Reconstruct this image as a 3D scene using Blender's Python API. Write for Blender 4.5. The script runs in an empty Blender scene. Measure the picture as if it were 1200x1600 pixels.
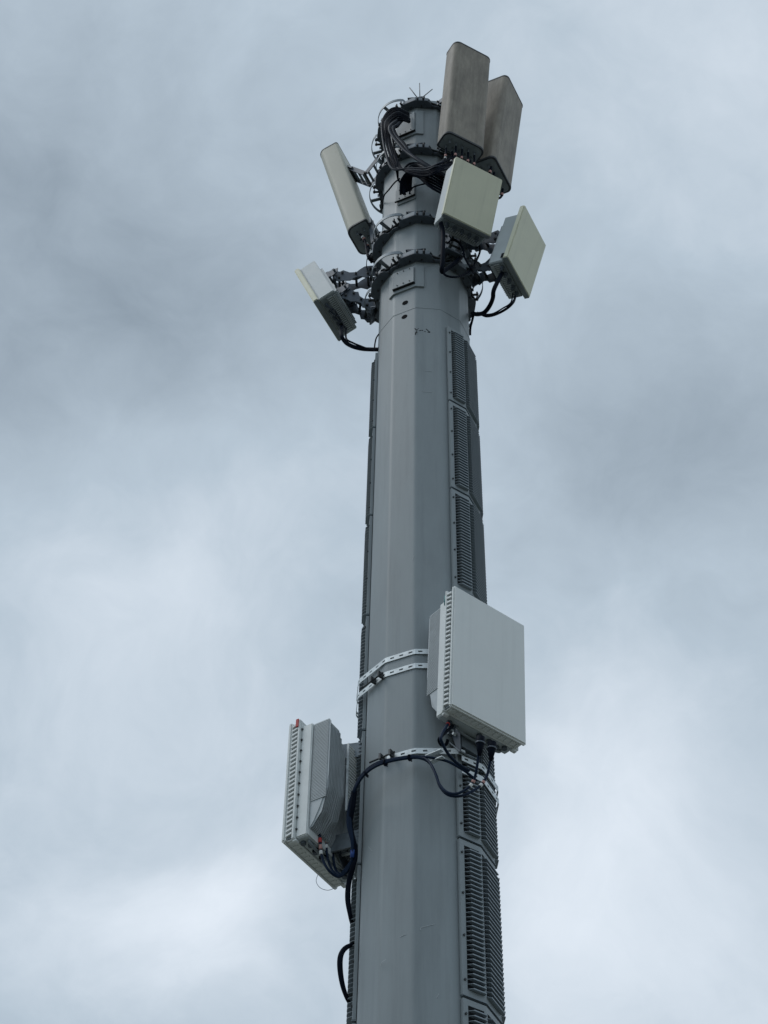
import bpy, math, random
from mathutils import Vector, Matrix

# ------------------------------------------------------------------ scene, camera, sky, sun
scene = bpy.context.scene
C = scene.collection
rad = math.radians
CAM_Z = 1.6
F_PX, PITCH, ROLL = 2430.0, 47.54, 1.442        # focal length in photo pixels, upward pitch, roll
AXIS = Vector((0.2862, 7.5074, 0.0))            # foot of the mast
R0 = 0.378                                      # circumradius of the twelve-sided shaft
APO = R0 * math.cos(rad(15))
V0 = 101.53                                     # azimuth of one shaft corner (90 = towards the camera)
H0 = CAM_Z                                      # heights below are written above the camera

cam_d = bpy.data.cameras.new('camera')
cam = bpy.data.objects.new('camera', cam_d)
C.objects.link(cam)
scene.camera = cam
p, r = rad(PITCH), rad(ROLL)
fw = Vector((0, math.cos(p), math.sin(p)))
up = Vector((0, -math.sin(p), math.cos(p)))
rt = Vector((1, 0, 0))
rt2 = rt * math.cos(r) + up * math.sin(r)
up2 = -rt * math.sin(r) + up * math.cos(r)
M = Matrix((rt2, up2, -fw)).transposed().to_4x4()
M.translation = (0, 0, CAM_Z)
cam.matrix_world = M
cam_d.sensor_fit = 'VERTICAL'
cam_d.sensor_height = 36.0
cam_d.lens = F_PX / 1600 * 36.0
cam_d.clip_start = 0.05
cam_d.clip_end = 20000
scene.render.resolution_x, scene.render.resolution_y = 768, 1024
scene.view_settings.view_transform = 'Standard'
scene.view_settings.look = 'None'
scene.view_settings.exposure = 0.2
scene.view_settings.gamma = 1
scene.view_settings.use_curve_mapping = False


def ray(px, py):
    d = rt2 * ((px - 600) / F_PX) + up2 * ((800 - py) / F_PX) + fw
    return d.normalized()


SUN_EL, SUN_AZ = 60, -98     # azimuth measured from +Y towards +X
world = bpy.data.worlds.new('World')
scene.world = world
world.use_nodes = True
nt = world.node_tree
nt.nodes.clear()
wo = nt.nodes.new('ShaderNodeOutputWorld')
bg = nt.nodes.new('ShaderNodeBackground')
bg.inputs['Strength'].default_value = 0.1
nt.links.new(bg.outputs[0], wo.inputs[0])
sky = nt.nodes.new('ShaderNodeTexSky')
sky.sky_type = 'NISHITA'
sky.sun_disc = False
sky.sun_elevation = rad(SUN_EL)
sky.sun_rotation = rad(SUN_AZ)
tc = nt.nodes.new('ShaderNodeTexCoord')


def wnode(t, **k):
    n = nt.nodes.new(t)
    for a, v in k.items():
        setattr(n, a, v)
    return n


def wmath(op, a, b=None, clamp=False):
    n = wnode('ShaderNodeMath', operation=op, use_clamp=clamp)
    for i, v in enumerate((a, b)):
        if v is None:
            continue
        if isinstance(v, (int, float)):
            n.inputs[i].default_value = v
        else:
            nt.links.new(v, n.inputs[i])
    return n.outputs[0]


# cloud deck: warped direction, soft masses and fine noise
n1 = wnode('ShaderNodeTexNoise')
n1.inputs['Scale'].default_value = 3.2
n1.inputs['Detail'].default_value = 6
n1.inputs['Roughness'].default_value = 0.5
nt.links.new(tc.outputs['Generated'], n1.inputs['Vector'])
sub = wnode('ShaderNodeVectorMath', operation='SUBTRACT')
nt.links.new(n1.outputs['Color'], sub.inputs[0])
sub.inputs[1].default_value = (0.5, 0.5, 0.5)
scl = wnode('ShaderNodeVectorMath', operation='SCALE')
nt.links.new(sub.outputs[0], scl.inputs[0])
scl.inputs['Scale'].default_value = 0.20
add = wnode('ShaderNodeVectorMath', operation='ADD')
nt.links.new(tc.outputs['Generated'], add.inputs[0])
nt.links.new(scl.outputs[0], add.inputs[1])
nrm = wnode('ShaderNodeVectorMath', operation='NORMALIZE')
nt.links.new(add.outputs[0], nrm.inputs[0])
acc = None
# (direction of a cloud mass, half width in degrees, brightness change)
for px, py, wd, amp in [
    (40, 640, 4.4, -0.13), (300, 610, 3.8, -0.12), (-60, 460, 4.5, -0.06), (520, 570, 3.5, -0.06),
    (980, 640, 3.8, -0.07), (1180, 730, 3.6, -0.11), (880, 760, 3.4, -0.05),
    (70, 230, 5.5, -0.12), (330, 60, 3.5, -0.04), (1130, 60, 5, 0.10), (620, 20, 6, 0.03), (480, 300, 4, 0.02), (880, 330, 5, 0.01),
    (80, 920, 4.0, 0.12), (330, 940, 4.5, 0.08), (440, 770, 3.0, 0.05),
    (340, 1450, 2.2, 0.24), (40, 1400, 4.5, 0.02), (250, 1200, 5, 0.04), (150, 1530, 3.5, 0.08),
    (980, 1300, 3.2, 0.17), (1100, 1450, 4.5, 0.03), (860, 1130, 4, 0.06), (930, 1420, 2.6, 0.08), (330, 1330, 3, -0.04), (1050, 1010, 4, 0.0)]:
    d = ray(px, py)
    dot = wnode('ShaderNodeVectorMath', operation='DOT_PRODUCT')
    nt.links.new(nrm.outputs[0], dot.inputs[0])
    dot.inputs[1].default_value = d
    # gaussian in angle: exp((dot-1)/s^2)
    e = wmath('EXPONENT', wmath('MULTIPLY', wmath('SUBTRACT', dot.outputs['Value'], 1.0), 1 / rad(wd) ** 2))
    v = wmath('MULTIPLY', e, amp)
    acc = v if acc is None else wmath('ADD', acc, v)
n2 = wnode('ShaderNodeTexNoise')
n2.inputs['Scale'].default_value = 5.0
n2.inputs['Detail'].default_value = 7
n2.inputs['Roughness'].default_value = 0.52
n2.inputs['Distortion'].default_value = 0.25
nt.links.new(nrm.outputs[0], n2.inputs['Vector'])
nz = wmath('MULTIPLY', wmath('SUBTRACT', n2.outputs['Fac'], 0.5), 0.34)
n4 = wnode('ShaderNodeTexNoise')
n4.inputs['Scale'].default_value = 17.0
n4.inputs['Detail'].default_value = 8
n4.inputs['Roughness'].default_value = 0.6
n4.inputs['Distortion'].default_value = 0.3
nt.links.new(nrm.outputs[0], n4.inputs['Vector'])
nz = wmath('ADD', nz, wmath('MULTIPLY', wmath('SUBTRACT', n4.outputs['Fac'], 0.5), 0.22))
val = wmath('ADD', wmath('ADD', acc, nz), 0.50)
ramp = wnode('ShaderNodeValToRGB')
cr = ramp.color_ramp
cr.elements[0].position = 0.20
cr.elements[0].color = (0.235, 0.290, 0.345, 1)
cr.elements[1].position = 0.85
cr.elements[1].color = (0.73, 0.79, 0.86, 1)
e_ = cr.elements.new(0.50)
e_.color = (0.422, 0.502, 0.577, 1)
nt.links.new(val, ramp.inputs[0])
cs = wnode('ShaderNodeVectorMath', operation='SCALE')
nt.links.new(ramp.outputs[0], cs.inputs[0])
cs.inputs['Scale'].default_value = 10.1
mx = wnode('ShaderNodeMix', data_type='RGBA')
mx.inputs[0].default_value = 0.95
nt.links.new(sky.outputs[0], mx.inputs[6])
nt.links.new(cs.outputs[0], mx.inputs[7])
nt.links.new(mx.outputs[2], bg.inputs['Color'])

sd = bpy.data.lights.new('sun', 'SUN')
sd.energy = 0.7
sd.angle = rad(30)
sd.color = (1, 0.99, 0.975)
sun = bpy.data.objects.new('sun', sd)
C.objects.link(sun)
el, az = rad(SUN_EL), rad(SUN_AZ)
sv = Vector((math.sin(az) * math.cos(el), math.cos(az) * math.cos(el), math.sin(el)))
sun.rotation_euler = sv.to_track_quat('Z', 'Y').to_euler()

# ------------------------------------------------------------------ materials


def material(name, col, rough=0.5, metal=0.0, spec=0.5, var=0.12, scale=6.0, bump=0.0, bscale=60.0,
             streak=0.0, grime=0.0, dirt=None, dscale=3.0, dlo=0.52, dhi=0.75, coat=0.0, rvar=0.1):
    m = bpy.data.materials.new(name)
    m.use_nodes = True
    t = m.node_tree
    b = t.nodes['Principled BSDF']
    b.inputs['Roughness'].default_value = rough
    b.inputs['Metallic'].default_value = metal
    b.inputs['Specular IOR Level'].default_value = spec
    if coat:
        b.inputs['Coat Weight'].default_value = coat
        b.inputs['Coat Roughness'].default_value = 0.15
    tcn = t.nodes.new('ShaderNodeTexCoord')
    mp = t.nodes.new('ShaderNodeMapping')
    if streak:
        mp.inputs['Scale'].default_value = (1, 1, streak)
    t.links.new(tcn.outputs['Object'], mp.inputs['Vector'])
    n = t.nodes.new('ShaderNodeTexNoise')
    n.inputs['Scale'].default_value = scale
    n.inputs['Detail'].default_value = 6
    n.inputs['Roughness'].default_value = 0.6
    t.links.new(mp.outputs[0], n.inputs['Vector'])
    rp = t.nodes.new('ShaderNodeValToRGB')
    rp.color_ramp.elements[0].position = 0.3
    rp.color_ramp.elements[1].position = 0.7
    rp.color_ramp.elements[0].color = tuple(c * (1 - var) for c in col) + (1,)
    rp.color_ramp.elements[1].color = tuple(min(1, c * (1 + var)) for c in col) + (1,)
    t.links.new(n.outputs['Fac'], rp.inputs[0])
    out = rp.outputs[0]
    if dirt:
        n3 = t.nodes.new('ShaderNodeTexNoise')
        n3.inputs['Scale'].default_value = dscale
        n3.inputs['Detail'].default_value = 8
        n3.inputs['Roughness'].default_value = 0.7
        t.links.new(mp.outputs[0], n3.inputs['Vector'])
        r3 = t.nodes.new('ShaderNodeValToRGB')
        r3.color_ramp.elements[0].position = dlo
        r3.color_ramp.elements[1].position = dhi
        t.links.new(n3.outputs['Fac'], r3.inputs[0])
        mm = t.nodes.new('ShaderNodeMix')
        mm.data_type = 'RGBA'
        t.links.new(r3.outputs[0], mm.inputs[0])
        t.links.new(out, mm.inputs[6])
        mm.inputs[7].default_value = tuple(dirt) + (1,)
        out = mm.outputs[2]
    if grime:       # rain streaks: long thin vertical stains
        mp2 = t.nodes.new('ShaderNodeMapping')
        mp2.inputs['Scale'].default_value = (1, 1, 0.05)
        t.links.new(tcn.outputs['Object'], mp2.inputs['Vector'])
        n5 = t.nodes.new('ShaderNodeTexNoise')
        n5.inputs['Scale'].default_value = 17
        n5.inputs['Detail'].default_value = 5
        n5.inputs['Roughness'].default_value = 0.65
        t.links.new(mp2.outputs[0], n5.inputs['Vector'])
        r5 = t.nodes.new('ShaderNodeValToRGB')
        r5.color_ramp.elements[0].position = 0.50
        r5.color_ramp.elements[0].color = (1, 1, 1, 1)
        r5.color_ramp.elements[1].position = 0.78
        r5.color_ramp.elements[1].color = (1 - grime, 1 - grime, 1 - grime, 1)
        t.links.new(n5.outputs['Fac'], r5.inputs[0])
        m5 = t.nodes.new('ShaderNodeMix')
        m5.data_type = 'RGBA'
        m5.blend_type = 'MULTIPLY'
        m5.inputs[0].default_value = 1
        t.links.new(out, m5.inputs[6])
        t.links.new(r5.outputs[0], m5.inputs[7])
        out = m5.outputs[2]
    t.links.new(out, b.inputs['Base Color'])
    mr = t.nodes.new('ShaderNodeMapRange')
    mr.inputs['To Min'].default_value = max(0.03, rough - rvar)
    mr.inputs['To Max'].default_value = min(1, rough + rvar)
    t.links.new(n.outputs['Fac'], mr.inputs['Value'])
    t.links.new(mr.outputs[0], b.inputs['Roughness'])
    if bump:
        n2_ = t.nodes.new('ShaderNodeTexNoise')
        n2_.inputs['Scale'].default_value = bscale
        n2_.inputs['Detail'].default_value = 4
        t.links.new(mp.outputs[0], n2_.inputs['Vector'])
        bp = t.nodes.new('ShaderNodeBump')
        bp.inputs['Strength'].default_value = bump
        bp.inputs['Distance'].default_value = 0.004
        t.links.new(n2_.outputs['Fac'], bp.inputs['Height'])
        t.links.new(bp.outputs[0], b.inputs['Normal'])
    return m


MT = {
    'mast': material('mast_grey_paint', (0.258, 0.295, 0.312), 0.50, 0.06, 0.4, 0.12, 2.8, 0.06, 25, streak=0.30, grime=0.15,
                     dirt=(0.29, 0.325, 0.34), dscale=3.0, dlo=0.50, dhi=0.85),
    'vent': material('vent_grey_paint', (0.26, 0.305, 0.34), 0.5, 0.1, 0.5, 0.08, 8),
    'vent_back': material('vent_dark_inside', (0.015, 0.018, 0.022), 0.8, 0, 0.2, 0.1, 8),  # near-black painted as shade in vent openings and notches; gasket shares it
    'galv': material('galvanised_steel', (0.66, 0.71, 0.73), 0.45, 0.35, 0.5, 0.18, 22, 0.1, 90, dirt=(0.36, 0.38, 0.38), dscale=14, dlo=0.55, dhi=0.8),
    'steel': material('dull_grey_steel', (0.17, 0.20, 0.225), 0.5, 0.4, 0.5, 0.2, 18, 0.1, 60),
    'dark': material('dark_steel', (0.082, 0.102, 0.128), 0.5, 0.2, 0.5, 0.2, 18),
    'bolt': material('bolt_steel', (0.05, 0.055, 0.06), 0.45, 0.5, 0.5, 0.15, 40),
    'rail': material('rail_steel', (0.21, 0.25, 0.28), 0.5, 0.3, 0.5, 0.15, 20),
    'taupe': material('weathered_taupe_radome', (0.35, 0.315, 0.265), 0.62, 0, 0.35, 0.16, 22, 0.25, 60, streak=0.30, grime=0.35,
                      dirt=(0.20, 0.18, 0.155), dscale=8, dlo=0.38, dhi=0.66),
    'beige': material('beige_radome', (0.48, 0.475, 0.40), 0.55, 0, 0.4, 0.07, 8, 0.05, 80, streak=0.3,
                      dirt=(0.27, 0.27, 0.24), dscale=9, dlo=0.60, dhi=0.85),
    'olive': material('pale_olive_radome', (0.72, 0.72, 0.56), 0.48, 0, 0.45, 0.04, 5, 0.03, 60,
                      grime=0.10, dirt=(0.58, 0.58, 0.46), dscale=4, dlo=0.58, dhi=0.85),
    'cap': material('radome_end_cap', (0.045, 0.052, 0.062), 0.55, 0, 0.4, 0.2, 20),
    'body': material('radio_body_grey', (0.48, 0.53, 0.55), 0.5, 0.1, 0.5, 0.07, 9, 0.05, 80),
    'bottom': material('radio_underside_grey', (0.20, 0.23, 0.25), 0.5, 0.1, 0.5, 0.12, 9),
    'lface': material('light_grey_radome', (0.775, 0.80, 0.79), 0.42, 0, 0.5, 0.03, 3, 0.03, 40,
                      grime=0.06, dirt=(0.68, 0.71, 0.70), dscale=3, dlo=0.55, dhi=0.9),
    'lbody': material('light_grey_casting', (0.74, 0.77, 0.765), 0.45, 0.05, 0.5, 0.06, 10, 0.06, 80),
    'fin': material('heat_sink_grey', (0.46, 0.50, 0.52), 0.5, 0.1, 0.5, 0.08, 12),
    'cable': material('black_cable_jacket', (0.005, 0.008, 0.016), 0.6, 0, 0.05, 0.2, 12),
    'cable_grey': material('grey_cable_jacket', (0.020, 0.028, 0.042), 0.5, 0, 0.2, 0.15, 12),
    'cable_blue': material('blue_black_cable_jacket', (0.006, 0.018, 0.045), 0.55, 0, 0.15, 0.2, 12),
    'red': material('red_tape', (0.50, 0.05, 0.05), 0.5, 0, 0.4, 0.1, 20),
    'pink': material('faded_pink_tape', (0.55, 0.30, 0.27), 0.5, 0, 0.4, 0.1, 20),
    'white': material('white_tape', (0.75, 0.76, 0.75), 0.5, 0, 0.4, 0.05, 20),
    'teal': material('teal_tape', (0.05, 0.22, 0.22), 0.5, 0, 0.4, 0.1, 20),
    'blue': material('blue_tape', (0.03, 0.08, 0.30), 0.5, 0, 0.4, 0.1, 20),
    'ink_hole': material('marker_and_hole_black', (0.008, 0.009, 0.010), 0.8, 0, 0.05, 0.1, 20),  # marker strokes, and the shade painted into the ports
    'scratch': material('pale_scratch', (0.42, 0.46, 0.48), 0.5, 0, 0.3, 0.2, 40),
    'ground': material('gravel_ground', (0.21, 0.205, 0.19), 0.9, 0, 0.2, 0.25, 1.5, 0.4, 20,
                       dirt=(0.05, 0.07, 0.03), dscale=0.15, dlo=0.45, dhi=0.6),
    'foot': material('concrete_foot', (0.36, 0.35, 0.33), 0.85, 0, 0.3, 0.12, 6, 0.3, 30),
}

# ------------------------------------------------------------------ object helpers


def tag(o, label=None, cat=None, group=None, kind=None):
    if label:
        o['label'] = label
    if cat:
        o['category'] = cat
    if group:
        o['group'] = group
    if kind:
        o['kind'] = kind
    return o


def empty(name, label, cat, loc, mat3=None, group=None):
    o = bpy.data.objects.new(name, None)
    C.objects.link(o)
    m = mat3.to_4x4() if mat3 else Matrix.Identity(4)
    m.translation = loc
    o.matrix_world = m
    o.empty_display_size = 0.1
    tag(o, label, cat, group)
    return o


class MB:
    """collects polygons; build() links them as one mesh object"""

    def __init__(s):
        s.v, s.f, s.sm = [], [], []

    def add(s, vs, fs, smooth=False):
        b = len(s.v)
        s.v += [tuple(v) for v in vs]
        s.f += [tuple(i + b for i in f) for f in fs]
        s.sm += [smooth] * len(fs)
        return s

    def box(s, x0, x1, y0, y1, z0, z1, mat=None):
        vs = [Vector((x, y, z)) for z in (z0, z1) for y in (y0, y1) for x in (x0, x1)]
        if mat:
            vs = [mat @ v for v in vs]
        return s.add(vs, [(0, 2, 3, 1), (4, 5, 7, 6), (0, 1, 5, 4), (2, 6, 7, 3), (0, 4, 6, 2), (1, 3, 7, 5)])

    def prism(s, pts, z0, z1, axis='z', smooth=False):
        """extrude an outline; axis z: (x,y) outline; axis x: (y,z) outline extruded along x; y: (x,z) outline"""
        def P(a, b, c):
            return {'z': (a, b, c), 'x': (c, a, b), 'y': (a, c, b)}[axis]
        n = len(pts)
        vs = [P(a, b, z0) for a, b in pts] + [P(a, b, z1) for a, b in pts]
        s.add(vs, [(i, (i + 1) % n, n + (i + 1) % n, n + i) for i in range(n)], smooth)
        s.add(vs, [tuple(range(n))[::-1], tuple(range(n, 2 * n))])
        return s

    def tube(s, pts, r, n=8, caps=True, smooth=True):
        pts = [Vector(q) for q in pts]
        rr = r if isinstance(r, (list, tuple)) else [r] * len(pts)
        ts = []
        for i in range(len(pts)):
            a, b = pts[max(0, i - 1)], pts[min(len(pts) - 1, i + 1)]
            ts.append((b - a).normalized())
        ref = Vector((0, 0, 1)) if abs(ts[0].z) < 0.9 else Vector((1, 0, 0))
        u = ts[0].cross(ref).normalized()
        vs = []
        for i, (q, t) in enumerate(zip(pts, ts)):
            u = (u - t * u.dot(t)).normalized()
            w = t.cross(u)
            for k in range(n):
                a = 2 * math.pi * k / n
                vs.append(q + (u * math.cos(a) + w * math.sin(a)) * rr[i])
        fs = [(i * n + k, i * n + (k + 1) % n, (i + 1) * n + (k + 1) % n, (i + 1) * n + k)
              for i in range(len(pts) - 1) for k in range(n)]
        s.add(vs, fs, smooth)
        if caps:
            m = len(pts) - 1
            s.add(vs, [tuple(range(n))[::-1], tuple(m * n + k for k in range(n))])
        return s

    def build(s, name, mat, parent=None, bevel=0.0, kind=None):
        me = bpy.data.meshes.new(name)
        me.from_pydata(s.v, [], s.f)
        me.materials.append(mat)
        me.polygons.foreach_set('use_smooth', s.sm)
        me.update()
        import bmesh
        bm = bmesh.new()
        bm.from_mesh(me)
        bmesh.ops.remove_doubles(bm, verts=bm.verts, dist=1e-6)
        if bevel:
            bmesh.ops.bevel(bm, geom=[e for e in bm.edges if len(e.link_faces) == 2 and e.calc_face_angle(0) > 0.6],
                            offset=bevel, segments=2, affect='EDGES', clamp_overlap=True)
        bmesh.ops.recalc_face_normals(bm, faces=bm.faces)
        bm.to_mesh(me)
        bm.free()
        o = bpy.data.objects.new(name, me)
        C.objects.link(o)
        if parent:
            o.parent = parent
        if kind:
            o['kind'] = kind
        return o


def copy_part(o, parent, loc=None, rotz=None):
    c = o.copy()
    C.objects.link(c)
    c.parent = parent
    if loc is not None:
        c.location = loc
    if rotz is not None:
        c.rotation_euler = (0, 0, rotz)
    return c


def N(th):
    a = rad(th)
    return Vector((math.cos(a), -math.sin(a), 0))


def T(th):
    a = rad(th)
    return Vector((math.sin(a), math.cos(a), 0))


def shaft_r(th):
    """distance from the axis to the shaft surface at an azimuth"""
    m = (th - V0) % 30
    return APO / math.cos(rad(m - 15))


def pol(th, rr, h):
    """point relative to the axis foot; h above the camera"""
    return N(th) * rr + Vector((0, 0, h + H0))


def at(px, py, k):
    """point in the vertical plane k metres in front of the mast axis that is seen at a place in the photograph"""
    d = ray(px, py)
    t = (AXIS.y - k) / d.y
    return Vector((0, 0, CAM_Z)) + d * t


def on_facet(phi, px, py, off=0.0):
    """(sideways, height above camera) on the facet whose normal has azimuth phi"""
    d = ray(px, py)
    n = N(phi)
    o = Vector((0, 0, CAM_Z)) - AXIS
    t = ((APO + off) - n.dot(o)) / n.dot(d)
    q = o + d * t
    return q.dot(T(phi)), q.z - CAM_Z


def smooth_path(pts, sub=6):
    pts = [Vector(q) for q in pts]
    out = []
    for i in range(len(pts) - 1):
        p0, p1, p2, p3 = pts[max(0, i - 1)], pts[i], pts[i + 1], pts[min(len(pts) - 1, i + 2)]
        for k in range(sub):
            t = k / sub
            out.append(0.5 * ((2 * p1) + (p2 - p0) * t + (2 * p0 - 5 * p1 + 4 * p2 - p3) * t * t
                              + (3 * p1 - p0 - 3 * p2 + p3) * t ** 3))
    out.append(pts[-1])
    return out


rnd = random.Random(4)

# ------------------------------------------------------------------ setting
g = MB()
S_ = 6000
g.add([(-S_, -S_, 0), (S_, -S_, 0), (S_, S_, 0), (-S_, S_, 0)], [(0, 1, 2, 3)])
tag(g.build('ground', MT['ground']), kind='structure')
fb = MB()
fb.prism([(AXIS.x + 1.0 * math.cos(rad(a)), AXIS.y + 1.0 * math.sin(rad(a))) for a in range(15, 375, 30)], 0.004, 0.35)
tag(fb.build('concrete_foundation', MT['foot'], bevel=0.02), kind='structure')

# ------------------------------------------------------------------ mast
mast = empty('monopole_mast', 'tall grey twelve-sided steel mast carrying all the antennas', 'mast', AXIS)


def ring_pts(off, th0=None, th1=None):
    """corners of the shaft outline pushed out by off"""
    rr = (APO + off) / math.cos(rad(15))
    return rr


def shaft(name, h0, h1, off, zbase=None):
    rr = (APO + off) / math.cos(rad(15))
    m = MB()
    pts = []
    # slightly rounded pressed corners: three vertices per corner
    for k in range(12):
        a = V0 + 30 * k
        for da in (-2.6, -0.9, 0.9, 2.6):
            q = (APO + off) / math.cos(rad(15 - abs(da))) * (0.9992 if abs(da) < 1 else 1)
            v = N(a + da) * q
            pts.append((v.x, v.y))
    z0 = h0 + H0 if zbase is None else zbase
    levels = [z0]
    m.prism(pts, z0, h1 + H0)
    o = m.build(name, MT['mast'], mast)
    for pl in o.data.polygons:
        pl.use_smooth = len(pl.vertices) == 4
    o.data.set_sharp_from_angle(angle=rad(40))
    return o


SEAM = 10.215
shaft('lower_shaft', 0, SEAM, 0.0, zbase=0.36)
shaft('upper_shaft', SEAM - 0.02, 13.66, -0.0015)
# base flange
bf = MB()
bf.prism([(0.56 * math.cos(rad(a)), 0.56 * math.sin(rad(a))) for a in range(0, 360, 10)], 0.354, 0.41)
bf.build('base_flange', MT['steel'], mast)


def wrap(m, th0, th1, h0, h1, off, thick, shape=None):
    """plate wrapped round the shaft between two azimuths (th0 > th1 = left to right)"""
    ths = [th0]
    k = V0 + 30 * math.floor((th0 - V0) / 30 - 1e-6)
    while k > th1 + 1e-6:
        ths.append(k)
        k -= 30
    ths.append(th1)
    ins, outs = [], []
    for a in ths:
        mm = ((a - V0) % 30)
        corner = min(mm, 30 - mm) < 1e-3
        ph = V0 + 30 * math.floor((a - V0) / 30 + (1e-6)) + 15
        if corner:
            c15 = math.cos(rad(15))
            ins.append(N(a) * ((APO + off) / c15))
            outs.append(N(a) * ((APO + off + thick) / c15))
        else:
            cc = math.cos(rad(a - ph))
            b = N(a) * (APO / cc)
            ins.append(b + N(ph) * off)
            outs.append(b + N(ph) * (off + thick))
    z0, z1 = h0 + H0, h1 + H0
    n = len(ths)
    vs = []
    for L in (ins, outs):
        for z in (z0, z1):
            vs += [(q.x, q.y, z) for q in L]
    fs = []
    for i in range(n - 1):
        a, b = i, i + 1
        fs += [(2 * n + a, 2 * n + b, 3 * n + b, 3 * n + a), (a, n + a, n + b, b),
               (a, b, 2 * n + b, 2 * n + a), (n + a, 3 * n + a, 3 * n + b, n + b)]
    fs += [(0, 2 * n, 3 * n, n), (n - 1, 2 * n - 1, 4 * n - 1, 3 * n - 1)]
    m.add(vs, fs)
    return m


def facet_box(m, phi, t0, t1, h0, h1, off0, off1):
    n, t = N(phi), T(phi)
    vs = []
    for z in (h0 + H0, h1 + H0):
        for o in (APO + off0, APO + off1):
            for tt in (t0, t1):
                q = n * o + t * tt
                vs.append((q.x, q.y, z))
    return m.add(vs, [(0, 2, 3, 1), (4, 5, 7, 6), (0, 1, 5, 4), (2, 6, 7, 3), (0, 4, 6, 2), (1, 3, 7, 5)])


PB = V0 + 15      # facet left of the front corner
PC = V0 - 15      # facet right of the front corner
HW = APO * math.tan(rad(15))


def bolt_on(parent, phi, t, h, off, r_=0.008, l=0.010, mat='bolt', name='bolt'):
    n, tt = N(phi), T(phi)
    b = MB()
    q = n * (APO + off) + tt * t + Vector((0, 0, h + H0))
    b.tube([q, q + n * l], r_, 6, smooth=False)
    return b.build(name, MT[mat], parent)


# joint bead at the section seam
jb = MB()
wrap(jb, V0 + 359.9, V0, SEAM - 0.003, SEAM + 0.002, 0.0004, 0.0015)
jb.build('joint_bead', MT['mast'], mast)

# access covers (frame plate wrapped round the corner, bolted door on the left facet)
for (h0, h1, kind_) in ((10.50, 10.80, 'closed'), (12.99, 13.42, 'cables'), (11.86, 12.12, 'duct')):
    f = MB()
    wr = V0 + 38 if kind_ != 'duct' else V0 + 29
    if kind_ != 'duct':
        wrap(f, wr, V0 - 10, h0, h1, 0.001, 0.012)
        fr = f.build('access_frame', MT['mast'], mast)
    else:
        facet_box(f, PB, -HW + 0.02, HW - 0.001, h0, h1, 0.001, 0.009)
        fr = f.build('access_frame', MT['mast'], mast)
    d_ = MB()
    lip = 0.030 if kind_ != 'duct' else 0.022
    facet_box(d_, PB, -HW + 0.004, HW - 0.004, h0 + 0.045, h1 - 0.03, 0.014 if kind_ != 'duct' else 0.010, lip)
    d_.build('access_cover', MT['mast'], mast, bevel=0.004)
    s2 = MB()
    facet_box(s2, PB, -HW - 0.0, HW - 0.0, h0 + 0.036, h0 + 0.0445, 0.013, lip + 0.003)
    s2.build('cover_gasket', MT['vent_back'], mast)
    for t in (-0.055, 0.0, 0.055):
        for h in (h0 + 0.075, h1 - 0.05):
            bolt_on(mast, PB, t, h, lip, 0.0055, 0.006)
# two round ports: flat black discs painted as the shade inside them
for (x, y) in ((633, 473), (632, 495)):
    t, h = on_facet(PB, x, y)
    n, tt = N(PB), T(PB)
    q = n * (APO - 0.001) + tt * t + Vector((0, 0, h + H0))
    b = MB()
    b.tube([q, q + n * 0.002], 0.026, 20, smooth=False)
    b.build('port_hole_shade', MT['ink_hole'], mast)
# scribbled mark: thin painted strokes on the sheet
for name, mt, strokes, wd in (
    ('marker_scribble', 'ink_hole', [[(648, 513), (651, 516), (654, 513)], [(650, 518), (652, 520)], [(655, 517), (658, 516)], [(659, 516.5), (661, 516)],
                                [(663, 518), (665, 518.2)], [(666, 514), (670, 518), (672, 519)], [(668, 519), (672, 519.5)],
                                [(649.5, 519), (649, 523)]], 0.006),
    ('scratch', 'scratch', [[(657, 1453), (657.5, 1449.5), (668, 1447), (679, 1444)], [(625, 1464), (634, 1460)], [(595, 1509), (597, 1503), (604, 1499)],
                            [(682, 1559), (686, 1553)], [(576, 1323), (582, 1330)], [(663, 579), (676, 581)], [(660, 612), (675, 613)],
                            [(645, 874), (647, 868)]], 0.003)):
    b = MB()
    for st in strokes:
        x = st[0][0]
        phi = PC if x > 650 - (st[0][1] > 1000) * 3 else PB
        if x < 606:
            phi = PB if name == 'marker_scribble' or x > 598 else PB + 30
        q = [on_facet(phi, *s) for s in st]
        n, tt = N(phi), T(phi)
        for (t0, a0), (t1, a1) in zip(q, q[1:]):
            dd = Vector((t1 - t0, a1 - a0)).normalized()
            px_, pz_ = -dd.y * wd / 2, dd.x * wd / 2
            vs = []
            for o in (0.0006, 0.0016):
                for (t, a, sg) in ((t0, a0, 1), (t1, a1, 1), (t1, a1, -1), (t0, a0, -1)):
                    w = n * (APO + o) + tt * (t + px_ * sg)
                    vs.append((w.x, w.y, a + pz_ * sg + H0))
            b.add(vs, [(3, 2, 1, 0), (4, 5, 6, 7), (0, 1, 5, 4), (1, 2, 6, 5), (2, 3, 7, 6), (3, 0, 4, 7)])
    b.build(name, MT[mt], mast, kind='stuff' if name == 'scratch' else None)

# mast top: lid and three spikes
ld = MB()
ld.prism([((N(V0 + 30 * k) * 0.372).x, (N(V0 + 30 * k) * 0.372).y) for k in range(12)][::-1], 13.661 + H0, 13.675 + H0)
ld.build('top_lid', MT['mast'], mast)
for (x0, y0, x1, y1) in ((648.5, 148, 640, 137), (656, 148, 655.5, 130), (664.5, 148.5, 675.5, 139.5)):
    b = MB()
    q0 = at(x0, y0, 0.33)
    q1 = at(x1, y1, 0.31)
    q0 = q0 - (q1 - q0).normalized() * 0.05
    b.tube([q0 - AXIS, q1 - AXIS], 0.0048, 6)
    b.build('spike', MT['bolt'], mast)

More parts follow.
